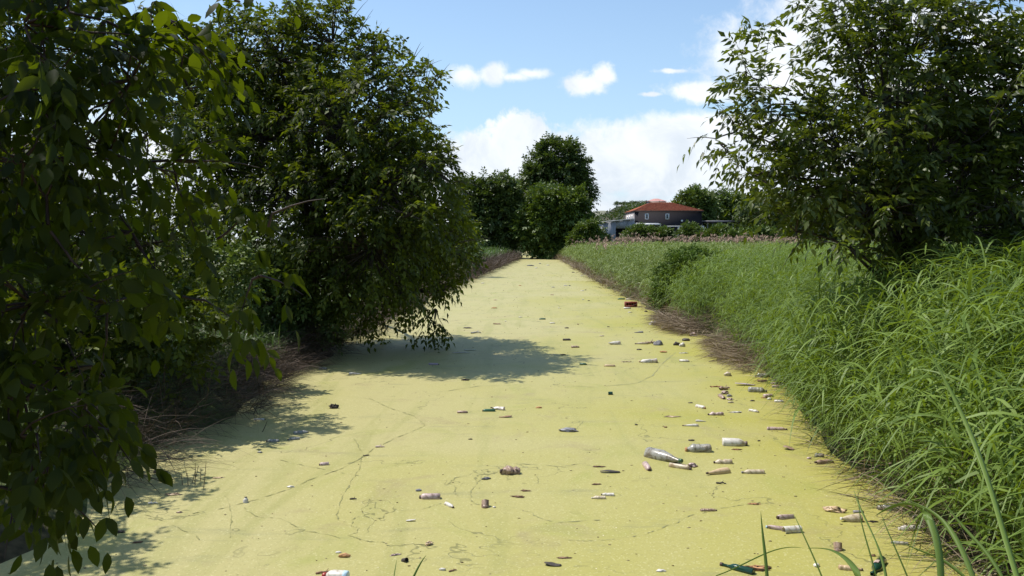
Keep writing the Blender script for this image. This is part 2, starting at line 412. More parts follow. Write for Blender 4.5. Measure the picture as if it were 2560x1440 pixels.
def build_water():
    m, t, out = new_mat('duckweed_water')
    geo = t.node('ShaderNodeNewGeometry'); pos = geo.outputs['Position']
    sep = t.node('ShaderNodeSeparateXYZ'); t.link(pos, sep.inputs[0])
    # pale cream-green on the left, saturated lime along the right bank
    band = t.noise(pos, .22, 4, .5, .6)
    side = t.math('ADD', t.math('MULTIPLY', sep.outputs[0], .11), t.math('MULTIPLY', t.math('SUBTRACT', band, .5), 1.6))
    side = t.math('ADD', side, t.math('MULTIPLY', sep.outputs[1], -.010))
    s1 = t.ramp(side, -.45, .62)
    base = t.mix(s1, (.390, .350, .148), (.325, .300, .040))
    # brighter green drifts
    g = t.ramp(t.noise(pos, .55, 6, .6, 1.4), .54, .72, 0, .55)
    base = t.mix(g, base, (.275, .29, .06))
    mp2 = t.node('ShaderNodeMapping'); mp2.inputs['Scale'].default_value = (1.3, .16, 1); t.link(pos, mp2.inputs[0])
    g4 = t.ramp(t.noise(mp2.outputs[0], 1.0, 6, .6, 1.2), .50, .66, 0, .42)
    base = t.mix(g4, base, (.265, .262, .075))
    # brown-pink bloom patches
    g2 = t.ramp(t.noise(pos, 1.1, 7, .65, .8), .53, .73, 0, .6)
    base = t.mix(g2, base, (.30, .245, .12))
    # grey thin patches streaked across
    mp = t.node('ShaderNodeMapping'); mp.inputs['Scale'].default_value = (.5, 1.8, 1); t.link(pos, mp.inputs[0])
    g3 = t.ramp(t.noise(mp.outputs[0], 1.0, 8, .68, .5), .56, .74, 0, .55)
    base = t.mix(g3, base, (.20, .20, .10))
    # hair-thin open seams
    wob = t.noise(pos, .38, 5, .62, .3)
    seam = t.math('ABSOLUTE', t.math('SUBTRACT', wob, .5))
    seam = t.ramp(seam, .0012, .0042, 1.0, 0.0)
    brk = t.ramp(t.noise(pos, .5, 3), .47, .56)
    wob2 = t.noise(pos, .9, 6, .65, .5)
    seam2 = t.math('MULTIPLY', t.ramp(t.math('ABSOLUTE', t.math('SUBTRACT', wob2, .48)), .001, .004, .7, 0.0), t.ramp(t.noise(pos, .31, 2), .52, .6))
    sm = t.math('MAXIMUM', t.math('MULTIPLY', seam, brk), seam2)
    base = t.mix(t.math('MULTIPLY', sm, .62), base, (.11, .11, .04))
    # grains: single fronds
    vo = t.node('ShaderNodeTexVoronoi'); vo.inputs['Scale'].default_value = 75; t.link(pos, vo.inputs['Vector'])
    gr = t.node('ShaderNodeSeparateColor'); t.link(vo.outputs['Color'], gr.inputs[0])
    base = t.mix(t.ramp(gr.outputs[0], .0, .25, .28, 0), base, (.19, .18, .06))
    base = t.mix(t.ramp(gr.outputs[1], .88, 1.0, 0, .35), base, (.62, .58, .32))
    vs = t.node('ShaderNodeTexVoronoi'); vs.inputs['Scale'].default_value = 7.5; t.link(pos, vs.inputs['Vector'])
    gs = t.node('ShaderNodeSeparateColor'); t.link(vs.outputs['Color'], gs.inputs[0])
    spot = t.math('MULTIPLY', t.ramp(vs.outputs['Distance'], .05, .08, 1, 0), t.ramp(gs.outputs[0], .86, .88))
    base = t.mix(t.math('MULTIPLY', spot, .7), base, (.12, .085, .04))
    spot2 = t.math('MULTIPLY', t.ramp(vs.outputs['Distance'], .03, .06, 1, 0), t.ramp(gs.outputs[0], .10, .07))
    base = t.mix(spot2, base, (.75, .7, .55))
    p = t.node('ShaderNodeBsdfPrincipled'); t.link(base, p.inputs['Base Color'])
    p.inputs['Roughness'].default_value = .62; p.inputs['Specular IOR Level'].default_value = .28
    bp = t.node('ShaderNodeBump'); bp.inputs['Strength'].default_value = .35; bp.inputs['Distance'].default_value = .004
    hh = t.math('ADD', t.math('MULTIPLY', gr.outputs[2], .6), t.math('MULTIPLY', t.noise(pos, 14, 5), 1.2))
    t.link(hh, bp.inputs['Height']); t.link(bp.outputs[0], p.inputs['Normal']); t.link(p.outputs[0], out.inputs[0])
    ys = np.concatenate([np.arange(-60, 220, 5), np.geomspace(222, 3000, 12)])
    L = np.interp(ys, EY, EL) - 1.2; R = np.interp(ys, EY, ER) + 1.2
    n = len(ys); V = np.concatenate([np.stack([L, ys, np.zeros(n)], 1), np.stack([R, ys, np.zeros(n)], 1)])
    i = np.arange(n - 1); Q = np.stack([i, i + n, i + n + 1, i + 1], 1)
    tag(mesh_np('water', V, Q, None, m), kind='structure')

build_land(); build_water()
# ------------------------------------------------------------------ hills far behind the house
def hill(name, ridge, Y, depth, mat, seed):
    """ridge: (px, py) skyline; a real mound with slopes in front of and behind the skyline"""
    rng = np.random.default_rng(seed)
    px = np.array([r[0] for r in ridge], float); py = np.array([r[1] for r in ridge], float)
    xs = np.linspace(px[0], px[-1], 90); zs = np.interp(xs, px, py)
    rows = []
    for k, s in enumerate(np.linspace(-1, 1, 15)):
        y = Y + s * depth
        X = (xs - 1280) / F * Y * (1 + .15 * s * 0)
        Z = H + (600 - zs) / F * Y
        prof = math.cos(s * math.pi / 2) ** .8
        Zr = .3 + (Z - .3) * prof
        jit = np.array([mnoise.noise(Vector((x * .02, y * .02, seed))) for x in X]) * 3.0 * prof * (0 if abs(s) < .05 else 1)
        rows.append(np.stack([X, np.full(90, y), Zr + jit * (prof > .05)], 1))
    V = np.concatenate(rows); i = np.arange(14)[:, None] * 90; j = np.arange(89)[None, :]
    Q = np.stack([i + j, i + j + 1, i + 90 + j + 1, i + 90 + j], -1).reshape(-1, 4)
    return tag(mesh_np(name, V, Q, None, mat, smooth=True), kind='structure')
M['hill'] = rough_mat('hill_scrub', (.035, .040, .035), (.085, .075, .055), .035, .95, .3, .1, 9, True)
M['hill_far'] = rough_mat('far_hill_pale', (.17, .17, .13), (.26, .26, .18), .012, .95, 0, .1, 6, True)  # paler, greyer colour for the more distant hill
hill('hills', [(1150, 602), (1300, 570), (1380, 548), (1440, 536), (1500, 527), (1545, 530), (1600, 545), (1800, 580), (1900, 602)], 1500, 220, M['hill_far'], 3)
hill('hills', [(1380, 590), (1440, 560), (1480, 548), (1515, 536), (1535, 524), (1545, 517), (1600, 517), (1680, 512), (1740, 512), (1800, 510), (1840, 500), (1880, 493), (1930, 488), (2050, 470), (2200, 478), (2400, 500), (2700, 590)], 640, 150, M['hill'], 5)

def hillside():
    rng = np.random.default_rng(77); n = 4200
    px = rng.uniform(1440, 2500, n); Y = rng.uniform(500, 618, n); r = [(1440, 560), (1480, 548), (1515, 536), (1535, 524), (1545, 517), (1600, 517), (1680, 512), (1740, 512), (1800, 510), (1840, 500), (1880, 493), (1930, 488), (2050, 470), (2200, 478), (2400, 500), (2700, 590)]
    ridge = np.interp(px, [a for a, b in r], [b for a, b in r]); prof = np.cos((Y - 640) / 150 * math.pi / 2) ** .8
    X = (px - 1280) / F * 640; Z = .3 + (H + (600 - ridge) / F * 640 - .3) * prof
    C = np.stack([X, Y, Z], 1); K = 9
    S = np.repeat(C, K, 0) + rng.normal(0, 1, (n * K, 3)) * np.array([1.6, 1.6, 1.0]); A = rnd_unit(rng, n * K); N = rnd_unit(rng, n * K) + np.array([0, 0, .6])
    V, q, t, k = leaflets(S, A, N, rng.uniform(1.2, 2.6, n * K), rng.uniform(.8, 1.6, n * K), np.full(n * K, .2), np.full(n * K, .2), 0, rng)
    tag(mesh_np('hillside_scrub', V, q, t, M['poplar'], tone=np.repeat(np.repeat(rng.random(n), K) * .7, k)), 'dark scrub covering the hillside behind the house', 'scrub', kind='stuff')
hillside()

# row of umbrella pines and the long white wall on the ridge
def ridge_things():
    white = rough_mat('pale_wall', (.55, .52, .5), (.7, .68, .66), .3, .8)
    Y = 640
    c = P(1600, 516, Y)
    w = 120 / F * Y
    V, Q = box_vq(c + np.array([0, 0, 0]), (w, 3, 2.2))
    tag(mesh_np('boundary_wall', V, Q, None, white), 'long low white wall under the pines on the ridge', 'wall')
    for k in range(13):
        px = 1543 + k * 9.5; b = P(px, 519, Y + 1 + (k % 3) * 3)
        top = 509 + (k % 2) * 1.5 - (2 if 3 < k < 9 else 0)
        hgt = (519 - top) / F * Y
        make_tree('umbrella_pine', 'dark umbrella pine in the row on the far ridge', 'pine tree', b, b + np.array([0, 0, hgt * .8]), .25,
                  [(b[0], b[1], b[2] + hgt, 1.9, 1.9, .9), (b[0] + 1.2, b[1], b[2] + hgt * .96, 1.6, 1.6, .7)], 70, .5, 3, 5, .55, .5, M['poplar'], M['bark'], 900 + k,
                  0, group='umbrella pines on the ridge', twigs=0)

def box_vq(c, s):
    c = np.asarray(c, float); s = np.asarray(s, float) / 2
    v = np.array([[-1, -1, -1], [1, -1, -1], [1, 1, -1], [-1, 1, -1], [-1, -1, 1], [1, -1, 1], [1, 1, 1], [-1, 1, 1]]) * s + c
    q = np.array([[0, 3, 2, 1], [4, 5, 6, 7], [0, 1, 5, 4], [1, 2, 6, 5], [2, 3, 7, 6], [3, 0, 4, 7]])
    return v, q
class Boxes:
    def __init__(s): s.p = []
    def add(s, c, size): v, q = box_vq(c, size); s.p.append((v, q, np.zeros(len(v)))); return s
    def build(s, name, mat, parent=None, origin=(0, 0, 0)):
        V, Q, _ = merge(s.p); return mesh_np(name, V, Q, None, mat, parent, origin=origin)
ridge_things()

# ------------------------------------------------------------------ the house and its outbuildings
def build_house():
    Y = 150.0; sc = Y / F
    X = lambda px: (px - 1280) * sc
    Z = lambda py: H + (600 - py) * sc
    g = .8
    wall = rough_mat('dark_render', (.021, .018, .022), (.027, .023, .028), 5, .85, .1)  # dark grey render, darkened further for the shaded front
    wall_l = rough_mat('pale_sunlit_render', (.34, .30, .29), (.42, .38, .36), .8, .85, .1)  # sun on the canal side put into this paler colour
    white = rough_mat('white_paint', (.66, .65, .64), (.78, .77, .75), 3, .6)
    glass = rough_mat('window_glass', (.05, .06, .07), (.16, .18, .18), 2, .15, 0, .6)
    tiles = rough_mat('clay_tiles', (.36, .115, .06), (.56, .22, .12), 2.6, .8, .3)
    x0, x1 = X(1586), X(1753); y0, y1 = Y, Y + 11; ze = Z(527)
    root = empty('house', (x0, y0, g)); o = np.array([x0, y0, g])
    tag(root, 'dark two-storey house with a red hipped tile roof beyond the reeds', 'house')
    b = Boxes(); b.add(((x0 + x1) / 2, (y0 + y1) / 2, (g + ze) / 2), (x1 - x0, y1 - y0, ze - g)); b.build('wall', wall, root, o)
    # canal-side gable as a thin skin, its sunlight painted paler, with own windows
    b = Boxes(); b.add((x0 - .06, (y0 + y1) / 2, (g + ze) / 2), (.12, y1 - y0, ze - g)); sw = b.build('side_wall', wall_l, root, o)
    sw['label'] = 'sunlit side wall facing the canal, painted paler'
    for yy in (y0 + 2.2, y0 + 5.2, y0 + 8.2):
        f = Boxes(); f.add((x0 - .16, yy, Z(548)), (.08, 1.3, 1.5)); fr = f.build('window', white, root, o)
        p = Boxes(); p.add((x0 - .215, yy, Z(548)), (.03, .9, 1.15)); p.build('pane', glass, fr, o)
    # hipped roof with overhang
    ov = .3; rx0, rx1 = X(1634), X(1697); zr = Z(505)
    v = [(x0 - ov, y0 - ov, ze), (x1 + ov, y0 - ov, ze), (x1 + ov, y1 + ov, ze), (x0 - ov, y1 + ov, ze), (rx0, (y0 + y1) / 2, zr), (rx1, (y0 + y1) / 2, zr)]
    # rows of tile courses: split the slopes into strips with a small step each
    V = []; Q = []
    def slope(a, b, c, d, n=22):     # a,b eaves; d,c ridge
        a, b, c, d = map(np.array, (a, b, c, d))
        nrm = np.cross(b - a, d - a); nrm = nrm / np.linalg.norm(nrm)
        for i in range(n):
            s0, s1 = i / n, (i + 1) / n
            p = [a + (d - a) * s0 + nrm * .06, b + (c - b) * s0 + nrm * .06, b + (c - b) * s1, a + (d - a) * s1, a + (d - a) * s0, b + (c - b) * s0]
            k = len(V); V.extend(p); Q.append((k, k + 1, k + 2, k + 3)); Q.append((k + 4, k + 5, k + 1, k))
    e = [np.array(q, float) for q in v]
    slope(e[0], e[1], e[5], e[4]); slope(e[1], e[2], e[5], e[5]); slope(e[2], e[3], e[4], e[5]); slope(e[3], e[0], e[4], e[4])
    rf = mesh_np('roof', V, Q, None, tiles, root, origin=o)
    b = Boxes(); b.add(((x0 + x1) / 2, (y0 + y1) / 2, ze - .14), (x1 - x0 + .5, y1 - y0 + .5, .16)); b.build('eaves', rough_mat('eaves_wood', (.05, .035, .035), (.08, .055, .05)), root, o)
    tb = Tubes(); tb.add(bezier(e[4], e[5], (0, 0, .02), 10, np.random.default_rng(1)), [.13] * 10, 6); tb.build('ridge_tiles', tiles, rf, o)
    for px in (1616, 1667):
        f = Boxes(); cx, cz = X(px), Z(541.5)
        w, h = 9.5 * sc, 14.5 * sc
        f.add((cx - w / 2 + .08, y0 - .05, cz), (.16, .10, h)).add((cx + w / 2 - .08, y0 - .05, cz), (.16, .10, h))
        f.add((cx, y0 - .05, cz + h / 2 - .07), (w - .32, .10, .14)).add((cx, y0 - .07, cz - h / 2 + .07), (w - .32, .14, .14))
        w1 = f.build('window', white, root, o)
        p = Boxes(); p.add((cx, y0 - .02, cz), (w - .33, .04, h - .29)); p.build('pane', glass, w1, o)
    tb = Tubes(); ax = (X(1627), (y0 + y1) / 2, Z(507)); tb.add([ax, (ax[0], ax[1], Z(497))], [.04, .03], 5); tb.add([(ax[0] - .5, ax[1], Z(499)), (ax[0] + .5, ax[1], Z(499))], [.02, .02], 4); tb.build('antenna', wall, rf, o)
    # white string course, posts of the ground floor veranda, awning, lamp globe
    zb = Z(566); b = Boxes(); b.add((X(1708), y0 - .9, zb), (X(1756) - X(1660), .12, .14)); 
    b.build('veranda_beam', white, root, o)
    for px in (1692, 1755): Boxes().add((X(px), y0 - .9, (zb - .07 + g) / 2), (.14, .12, zb - .07 - g)).build('veranda_post', white, root, o)
    aw = Boxes()
    a = np.array([[X(1584), y0 - .02, Z(557)], [X(1641), y0 - .02, Z(557)], [X(1647), y0 - 2.2, Z(561)], [X(1583), y0 - 2.2, Z(561)]])
    V = np.concatenate([a, a - np.array([0, 0, .12])]); Q = [(0, 1, 2, 3), (7, 6, 5, 4), (0, 3, 7, 4), (1, 5, 6, 2), (2, 6, 7, 3), (0, 4, 5, 1)]
    mesh_np('awning', V, Q, None, white, root, origin=o)
    for px in (1586, 1615, 1645): Boxes().add((X(px), y0 - 2.1, (Z(561) - .2 + g) / 2), (.1, .1, Z(561) - .2 - g)).build('awning_post', white, root, o)
    l = lathe([(0, .03), (.05, .14), (.14, .2), (.26, .19), (.34, .12), (.38, .02)], 12); 
    V = l[0] @ np.array([[0, 0, 1], [0, 1, 0], [1, 0, 0]]).T + np.array([X(1703), y0 - .25, Z(555)])
    mesh_np('wall_lamp', V, l[1], None, white, root, True, origin=o)
    Boxes().add((X(1703), y0 - .12, Z(556.5)), (.06, .24, .06)).build('lamp_bracket', wall, root, o)
    # door, dark opening panels and a downpipe
    Boxes().add((X(1719), y0 - .03, (g + 3.0) / 2 + .1), (1.1, .06, 2.2)).build('door', rough_mat('door_dark', (.02, .014, .016), (.035, .02, .02)), root, o)
    tb = Tubes(); tb.add([(X(1752), y0 - .07, g), (X(1752), y0 - .07, ze - .3)], [.05, .05], 8); tb.build('downpipe', wall, root, o)

    # low white shed left of the house, mono-pitch, one dark opening
    ys = Y - 1.0; xl, xr = X(1504), X(1583); zl, zr_ = Z(557), Z(549)
    r2 = empty('storage_shed', (xl, ys, g)); o2 = np.array([xl, ys, g]); tag(r2, 'low white shed with a dark doorway left of the red-roofed house', 'shed')
    pan = rough_mat('white_panels', (.27, .28, .31), (.34, .35, .39), 1.2, .6, stretch=(4, 1, .2))
    dl, dr, dz = X(1537), X(1563), Z(571)
    def prism(xa, xb, za0, zb0, ztopa, ztopb):
        v = [(xa, ys, za0), (xb, ys, zb0), (xb, ys, ztopb), (xa, ys, ztopa), (xa, ys + 8, za0), (xb, ys + 8, zb0), (xb, ys + 8, ztopb), (xa, ys + 8, ztopa)]
        q = [(0, 1, 2, 3), (5, 4, 7, 6), (4, 0, 3, 7), (1, 5, 6, 2), (3, 2, 6, 7), (4, 5, 1, 0)]
        return np.array(v), np.array(q), np.zeros(8)
    zt = lambda x: zl + (zr_ - zl) * (x - xl) / (xr - xl)
    parts = [prism(xl, dl, g, g, zt(xl), zt(dl)), prism(dl, dr, dz, dz, zt(dl), zt(dr)), prism(dr, xr, g, g, zt(dr), zt(xr))]
    V, Q, _ = merge(parts); mesh_np('wall', V, Q, None, pan, r2, origin=o2)
    v, q, _ = prism(xl - .3, xr, zl - .02, zr_ - .02, zl + .14, zr_ + .14); v[:4, 1] -= .4; v[4:, 1] += .4
    v = v + np.array([0, 0, .03]); mesh_np('roof', v, q, None, rough_mat('shed_roof', (.5, .48, .46), (.6, .58, .55), 1), r2, origin=o2)
    Boxes().add(((dl + dr) / 2, ys + 1.2, (g + dz) / 2), (dr - dl - .05, .1, dz - g - .05)).build('door', rough_mat('doorway_shade', (.012, .012, .018), (.03, .03, .035)), r2, o2)  # dark sheet set back in the doorway, painting its inner shade

    # slatted pergola roof right of the house
    r3 = empty('pergola', (X(1762), Y + 3, g)); o3 = np.array([X(1762), Y + 3, g]); tag(r3, 'long flat white pergola on posts right of the house', 'pergola')
    xa, xb = X(1760), X(1860); zp = Z(552)
    b = Boxes(); b.add(((xa + xb) / 2, Y + 5, zp), (xb - xa, 4, .16)); b.build('roof', rough_mat('pergola_sheet', (.42, .40, .42), (.6, .58, .58), 1.5), r3, o3)
    b = Boxes(); b.add(((xa + xb) / 2, Y + 2.9, zp - .22), (xb - xa, .14, .24)); b.build('beam', wall, r3, o3)
    for k in range(8): Boxes().add((xa + .3 + k * (xb - xa - .6) / 7, Y + 3, (g + zp - .36) / 2), (.12, .12, zp - .36 - g)).build('post', rough_mat('post_grey', (.2, .19, .19), (.3, .28, .28)) if k == 0 else bpy.data.materials['post_grey'], r3, o3)
    # pale tank by the door and a fence post
    t_, q_ = lathe([(0, .0), (.0, .45), (.1, .5), (1.0, .5), (1.15, .42), (1.25, .1), (1.26, .0)], 16)
    V = t_ @ np.array([[0, 0, 1], [0, 1, 0], [1, 0, 0]]).T + np.array([X(1698), y0 - 3.0, g])
    tag(mesh_np('water_tank', V, q_, None, rough_mat('tank_plastic', (.42, .42, .44), (.52, .52, .54), 2, .5), smooth=True, origin=(X(1698), y0 - 3.0, g)), 'pale rounded tank standing in front of the dark house', 'tank')
    Boxes().add((X(1765), Y - 2, g + .9), (.2, .2, 1.8)).build('fence_post', white, None, (X(1765), Y - 2, g))
    fp = bpy.context.scene.objects['fence_post']; tag(fp, 'single white post beside the right corner of the house', 'post')
    # tower-like pale building top behind the roof on the hill
    r4 = empty('hilltop_house', P(1640, 512, 600)); c4 = P(1640, 512, 600); tag(r4, 'small pink-roofed house on the ridge just above the red roof', 'house')
    Boxes().add(c4 + np.array([0, 0, .8]), (12, 8, 3)).build('wall', wall_l, r4, c4)
    V = np.array([(-7, -5, 2.3), (7, -5, 2.3), (7, 5, 2.3), (-7, 5, 2.3), (-1.5, 0, 4.3), (1.5, 0, 4.3)]) + c4
    mesh_np('roof', V, [(0, 1, 5, 4), (2, 3, 4, 5)], [(1, 2, 5), (3, 0, 4)], rough_mat('pink_tiles', (.42, .2, .18), (.52, .28, .24), 1), r4, origin=c4)

def lathe(profile, sides=14, squash=1.0):
    """profile of (x along, radius); returns verts, quads with closed ends by zero radius"""
    pr = np.array(profile, float); a = np.arange(sides) * 2 * math.pi / sides
    V = np.stack([np.repeat(pr[:, 0], sides), np.outer(pr[:, 1], np.cos(a)).ravel(), np.outer(pr[:, 1], np.sin(a)).ravel() * squash], 1)
    m = len(pr); i = np.arange(m - 1)[:, None] * sides; j = np.arange(sides)[None, :]; j2 = (j + 1) % sides
    Q = np.stack([i + j, i + j2, i + sides + j2, i + sides + j], -1).reshape(-1, 4)
    return V, Q
build_house()

# ------------------------------------------------------------------ trees
def lob(Y, items):   # items: px, py, rx_px, ry_px [, dY, rY]
    out = []
    for it in items:
        px, py, rx, ry = it[:4]; y = Y + (it[4] if len(it) > 4 else 0); c = P(px, py, y); s = y / F
        ryd = it[5] if len(it) > 5 else .5 * (rx + ry) * s
        out.append((c[0], c[1], c[2], rx * s, ryd, ry * s))
    return out

def lumpy(items, seed, k=4, lo=.3, hi=.5):
    rg = np.random.default_rng(seed); out = [tuple(i) for i in items]
    for it in items:
        dy = it[4] if len(it) > 4 else 0
        for _ in range(k):
            a = rg.uniform(0, 6.28); q = rg.uniform(.7, 1.05); f = rg.uniform(lo, hi)
            out.append((it[0] + math.cos(a) * it[2] * q, it[1] - abs(math.sin(a)) * it[3] * q, it[2] * f, it[3] * f * .8, dy + rg.normal(0, .5)))
    return out
def left_shape(S):
    y = np.maximum(S[:, 1], .3); px = 1280 + F * S[:, 0] / y; py = 600 - F * (S[:, 2] - H) / y
    return px < np.interp(py, [0, 60, 100, 150, 200, 235, 320, 400, 520, 640, 690, 760, 800, 850], [870, 905, 960, 1060, 1110, 1070, 1085, 1130, 1155, 1205, 1150, 1080, 1115, 1120])
def right_shape(S):
    y = np.maximum(S[:, 1], .3); px = 1280 + F * S[:, 0] / y; py = 600 - F * (S[:, 2] - H) / y
    return (py < np.interp(px, [1740, 1800, 1850, 1900, 1950, 2000, 2100, 2400], [385, 415, 440, 560, 590, 610, 630, 640])) & (px > np.interp(py, [0, 90, 180, 300, 330, 700], [1990, 1830, 1810, 1800, 1745, 1745]))
def near_shape(S):      # the free edge of the crown over the water
    y = np.maximum(S[:, 1], .3); px = 1280 + F * S[:, 0] / y; py = 600 - F * (S[:, 2] - H) / y
    lim = np.interp(py, [-400, 20, 50, 60, 200, 400, 490, 540, 700, 810, 850, 900, 1000, 1090, 1130, 1280, 1300, 1320], [800, 790, 760, 600, 580, 540, 600, 700, 690, 690, 620, 430, 380, 380, 300, 260, 120, -400])
    return px < lim
# big walnut over the left bank
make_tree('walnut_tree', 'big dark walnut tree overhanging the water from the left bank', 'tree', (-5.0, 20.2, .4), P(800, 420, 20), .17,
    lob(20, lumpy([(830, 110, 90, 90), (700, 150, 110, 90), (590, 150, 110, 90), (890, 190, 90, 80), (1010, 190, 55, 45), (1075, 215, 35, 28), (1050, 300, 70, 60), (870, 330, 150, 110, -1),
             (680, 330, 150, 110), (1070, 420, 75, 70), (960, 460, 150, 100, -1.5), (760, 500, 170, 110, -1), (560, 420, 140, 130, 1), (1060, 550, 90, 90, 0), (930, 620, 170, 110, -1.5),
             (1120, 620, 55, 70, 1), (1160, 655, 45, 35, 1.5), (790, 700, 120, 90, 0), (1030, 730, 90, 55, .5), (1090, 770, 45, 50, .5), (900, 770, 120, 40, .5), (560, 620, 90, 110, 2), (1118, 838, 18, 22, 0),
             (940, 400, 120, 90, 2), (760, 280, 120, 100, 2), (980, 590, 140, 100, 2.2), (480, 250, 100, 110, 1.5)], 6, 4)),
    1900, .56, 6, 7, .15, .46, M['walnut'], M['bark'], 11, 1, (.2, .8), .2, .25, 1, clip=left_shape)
make_tree('walnut_tree', 'slender sapling at the waterline under the big walnut crown', 'tree', G(958, 812) , P(940, 650, 21.6), .07,
    lob(21.6, [(950, 700, 60, 50), (1000, 660, 60, 50)]), 70, .4, 6, 7, .11, .42, M['walnut'], M['bark'], 12, 1, twigs=1)
make_tree('walnut_tree', 'mid-distance walnut with sky showing through, behind the nearest branches', 'tree', (-7.2, 13.0, .6), P(100, 330, 13.2), .13,
    lob(13.2, [(60, 120, 170, 120), (220, 120, 120, 90), (330, 220, 90, 90), (150, 330, 150, 110), (370, 340, 70, 80), (20, 420, 150, 110),
               (310, 480, 100, 70, .5), (440, 470, 50, 70, .5), (180, 560, 140, 90), (380, 610, 80, 80, .5), (60, 680, 130, 100), (240, 740, 100, 70, .5), (-150, 200, 180, 150), (-150, 500, 180, 180)]),
    560, .5, 6, 7, .13, .46, M['walnut'], M['bark'], 13, 1, (.2, .8), .25, .15, 1)
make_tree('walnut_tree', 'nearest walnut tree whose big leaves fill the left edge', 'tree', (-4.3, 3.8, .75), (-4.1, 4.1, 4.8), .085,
    lob(4.3, [(-300, 230, 200, 150, 3.6), (-420, 330, 160, 150, 3.2), (0, 420, 150, 140, 5.2), (-160, 520, 170, 150, 4.8), (-760, -1080, 480, 380, .9), (-700, -500, 500, 400, .8), (60, 60, 160, 90), (260, 50, 130, 70, .3), (420, 50, 80, 50, .5), (600, 5, 80, 16, .4), (740, -12, 60, 12, .5), (120, 220, 170, 100), (330, 200, 130, 90, .3), (470, 220, 60, 55, .6),  # unseen lobes far up-left added to keep sun off these leaves
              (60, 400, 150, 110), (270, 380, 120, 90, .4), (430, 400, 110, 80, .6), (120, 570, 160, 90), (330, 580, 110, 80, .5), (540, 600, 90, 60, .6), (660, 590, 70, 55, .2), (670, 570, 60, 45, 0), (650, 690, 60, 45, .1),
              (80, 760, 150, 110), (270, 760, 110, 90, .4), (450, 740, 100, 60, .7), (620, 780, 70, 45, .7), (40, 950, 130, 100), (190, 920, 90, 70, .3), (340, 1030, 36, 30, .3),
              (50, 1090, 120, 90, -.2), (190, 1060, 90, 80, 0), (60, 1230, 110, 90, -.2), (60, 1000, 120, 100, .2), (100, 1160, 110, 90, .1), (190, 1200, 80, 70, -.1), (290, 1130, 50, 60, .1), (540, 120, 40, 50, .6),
              (-200, -200, 300, 260, .5), (-250, 300, 260, 300, .3), (-250, 850, 260, 300, .1), (-450, -500, 400, 300, 1.4), (-120, -380, 260, 200, 1.2), (-500, 100, 300, 400, 1.5)]),  # more out-of-view lobes, added to block the sun
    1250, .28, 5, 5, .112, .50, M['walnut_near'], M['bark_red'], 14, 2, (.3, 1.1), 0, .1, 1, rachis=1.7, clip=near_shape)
make_tree('walnut_tree', 'large glossy walnut rising behind the reeds on the right', 'tree', (5.6, 12.1, .6), P(2250, 330, 12.0), .12,
    lob(12.0, lumpy([(1885, 130, 22, 26), (1900, 200, 45, 35), (1850, 190, 20, 30), (1930, 260, 70, 50), (1840, 330, 60, 36), (1800, 360, 36, 22), (2000, 350, 120, 60), (1880, 440, 60, 30),
               (2080, 30, 60, 40), (2170, 60, 80, 50), (2130, 140, 90, 60), (2240, 20, 40, 25), (2270, 130, 110, 80), (2400, 100, 80, 60), (2440, 20, 45, 30), (2220, 250, 150, 90), (2420, 240, 110, 90, .4), (2560, 170, 60, 45),
               (2550, 330, 90, 100), (2100, 380, 150, 90, -.3), (2320, 400, 170, 110), (2500, 480, 130, 110, -.2), (2000, 480, 110, 60), (2180, 520, 170, 90, -.3), (2380, 570, 170, 80),
               (1990, 580, 80, 50, -.2), (1950, 615, 50, 26, -.4), (2120, 620, 110, 50, -.3), (2560, 600, 120, 70, .5), (2280, 620, 120, 50), (2690, 400, 120, 150), (2700, 200, 120, 100), (2250, 330, 130, 100, 1.2), (2420, 420, 140, 110, 1.3)], 5, 3)),
    860, .46, 6, 7, .145, .40, M['walnut_right'], M['bark'], 15, 1, (.2, .8), .75, .25, 1, clip=right_shape)

def far_tree(name, label, base, top_px, Y, items, nb, leaf, mat, seed, per=5, K=5, asp=.6, tr=.3, group=None, up=.4, inner=.45, cat='tree'):
    s = Y / F; rg = np.random.default_rng(seed + 700); extra = []
    for it in items:
        for k in range(5):
            a = rg.uniform(0, 6.28); q = rg.uniform(.75, 1.12); f = rg.uniform(.22, .42)
            extra.append((it[0] + math.cos(a) * it[2] * q, it[1] + math.sin(a) * it[3] * q, it[2] * f, it[3] * f, rg.normal(0, .6) * it[2] * s))
    items = [tuple(it) for it in items] + extra
    make_tree(name, label, cat, base, P(top_px[0], top_px[1], Y), tr, lob(Y, items), nb, (19 if cat == 'tree' else 9) * s if Y > 80 else .35, per, K, leaf, asp, mat, M['bark'], seed, 0, (0, .5), up, inner, 0, group, 1.6)
far_tree('poplar_tree', 'tall dark poplar with dense crown at the end of the duckweed canal', (9.2, 132, .8), (1400, 420), 132,
    [(1390, 395, 42, 34), (1420, 388, 24, 24), (1352, 425, 30, 34), (1395, 445, 58, 45), (1442, 420, 20, 34), (1345, 470, 30, 40), (1400, 490, 56, 45), (1445, 470, 20, 34), (1375, 540, 48, 45), (1435, 540, 30, 40)],
    1250, .50, M['poplar'], 21, 6)
far_tree('willow_shrub', 'bright green tree hanging over the water below the tall poplar', (7.2, 118, .5), (1390, 550), 118,
    [(1380, 530, 42, 45), (1345, 530, 24, 34), (1420, 530, 34, 45), (1370, 595, 44, 34), (1430, 595, 36, 28), (1385, 622, 34, 12), (1330, 570, 25, 35), (1465, 585, 25, 20)],
    1150, .44, M['willow'], 22, 6)
far_tree('canal_tree', 'rounded dark tree closing the left side of the far canal', (.0, 121, .8), (1240, 520), 121,
    [(1225, 475, 25, 25), (1250, 490, 40, 35), (1210, 520, 40, 45), (1262, 530, 36, 42), (1232, 580, 50, 40), (1262, 590, 16, 30), (1190, 570, 40, 50), (1180, 500, 35, 40)],
    1000, .45, M['poplar'], 23, 6)
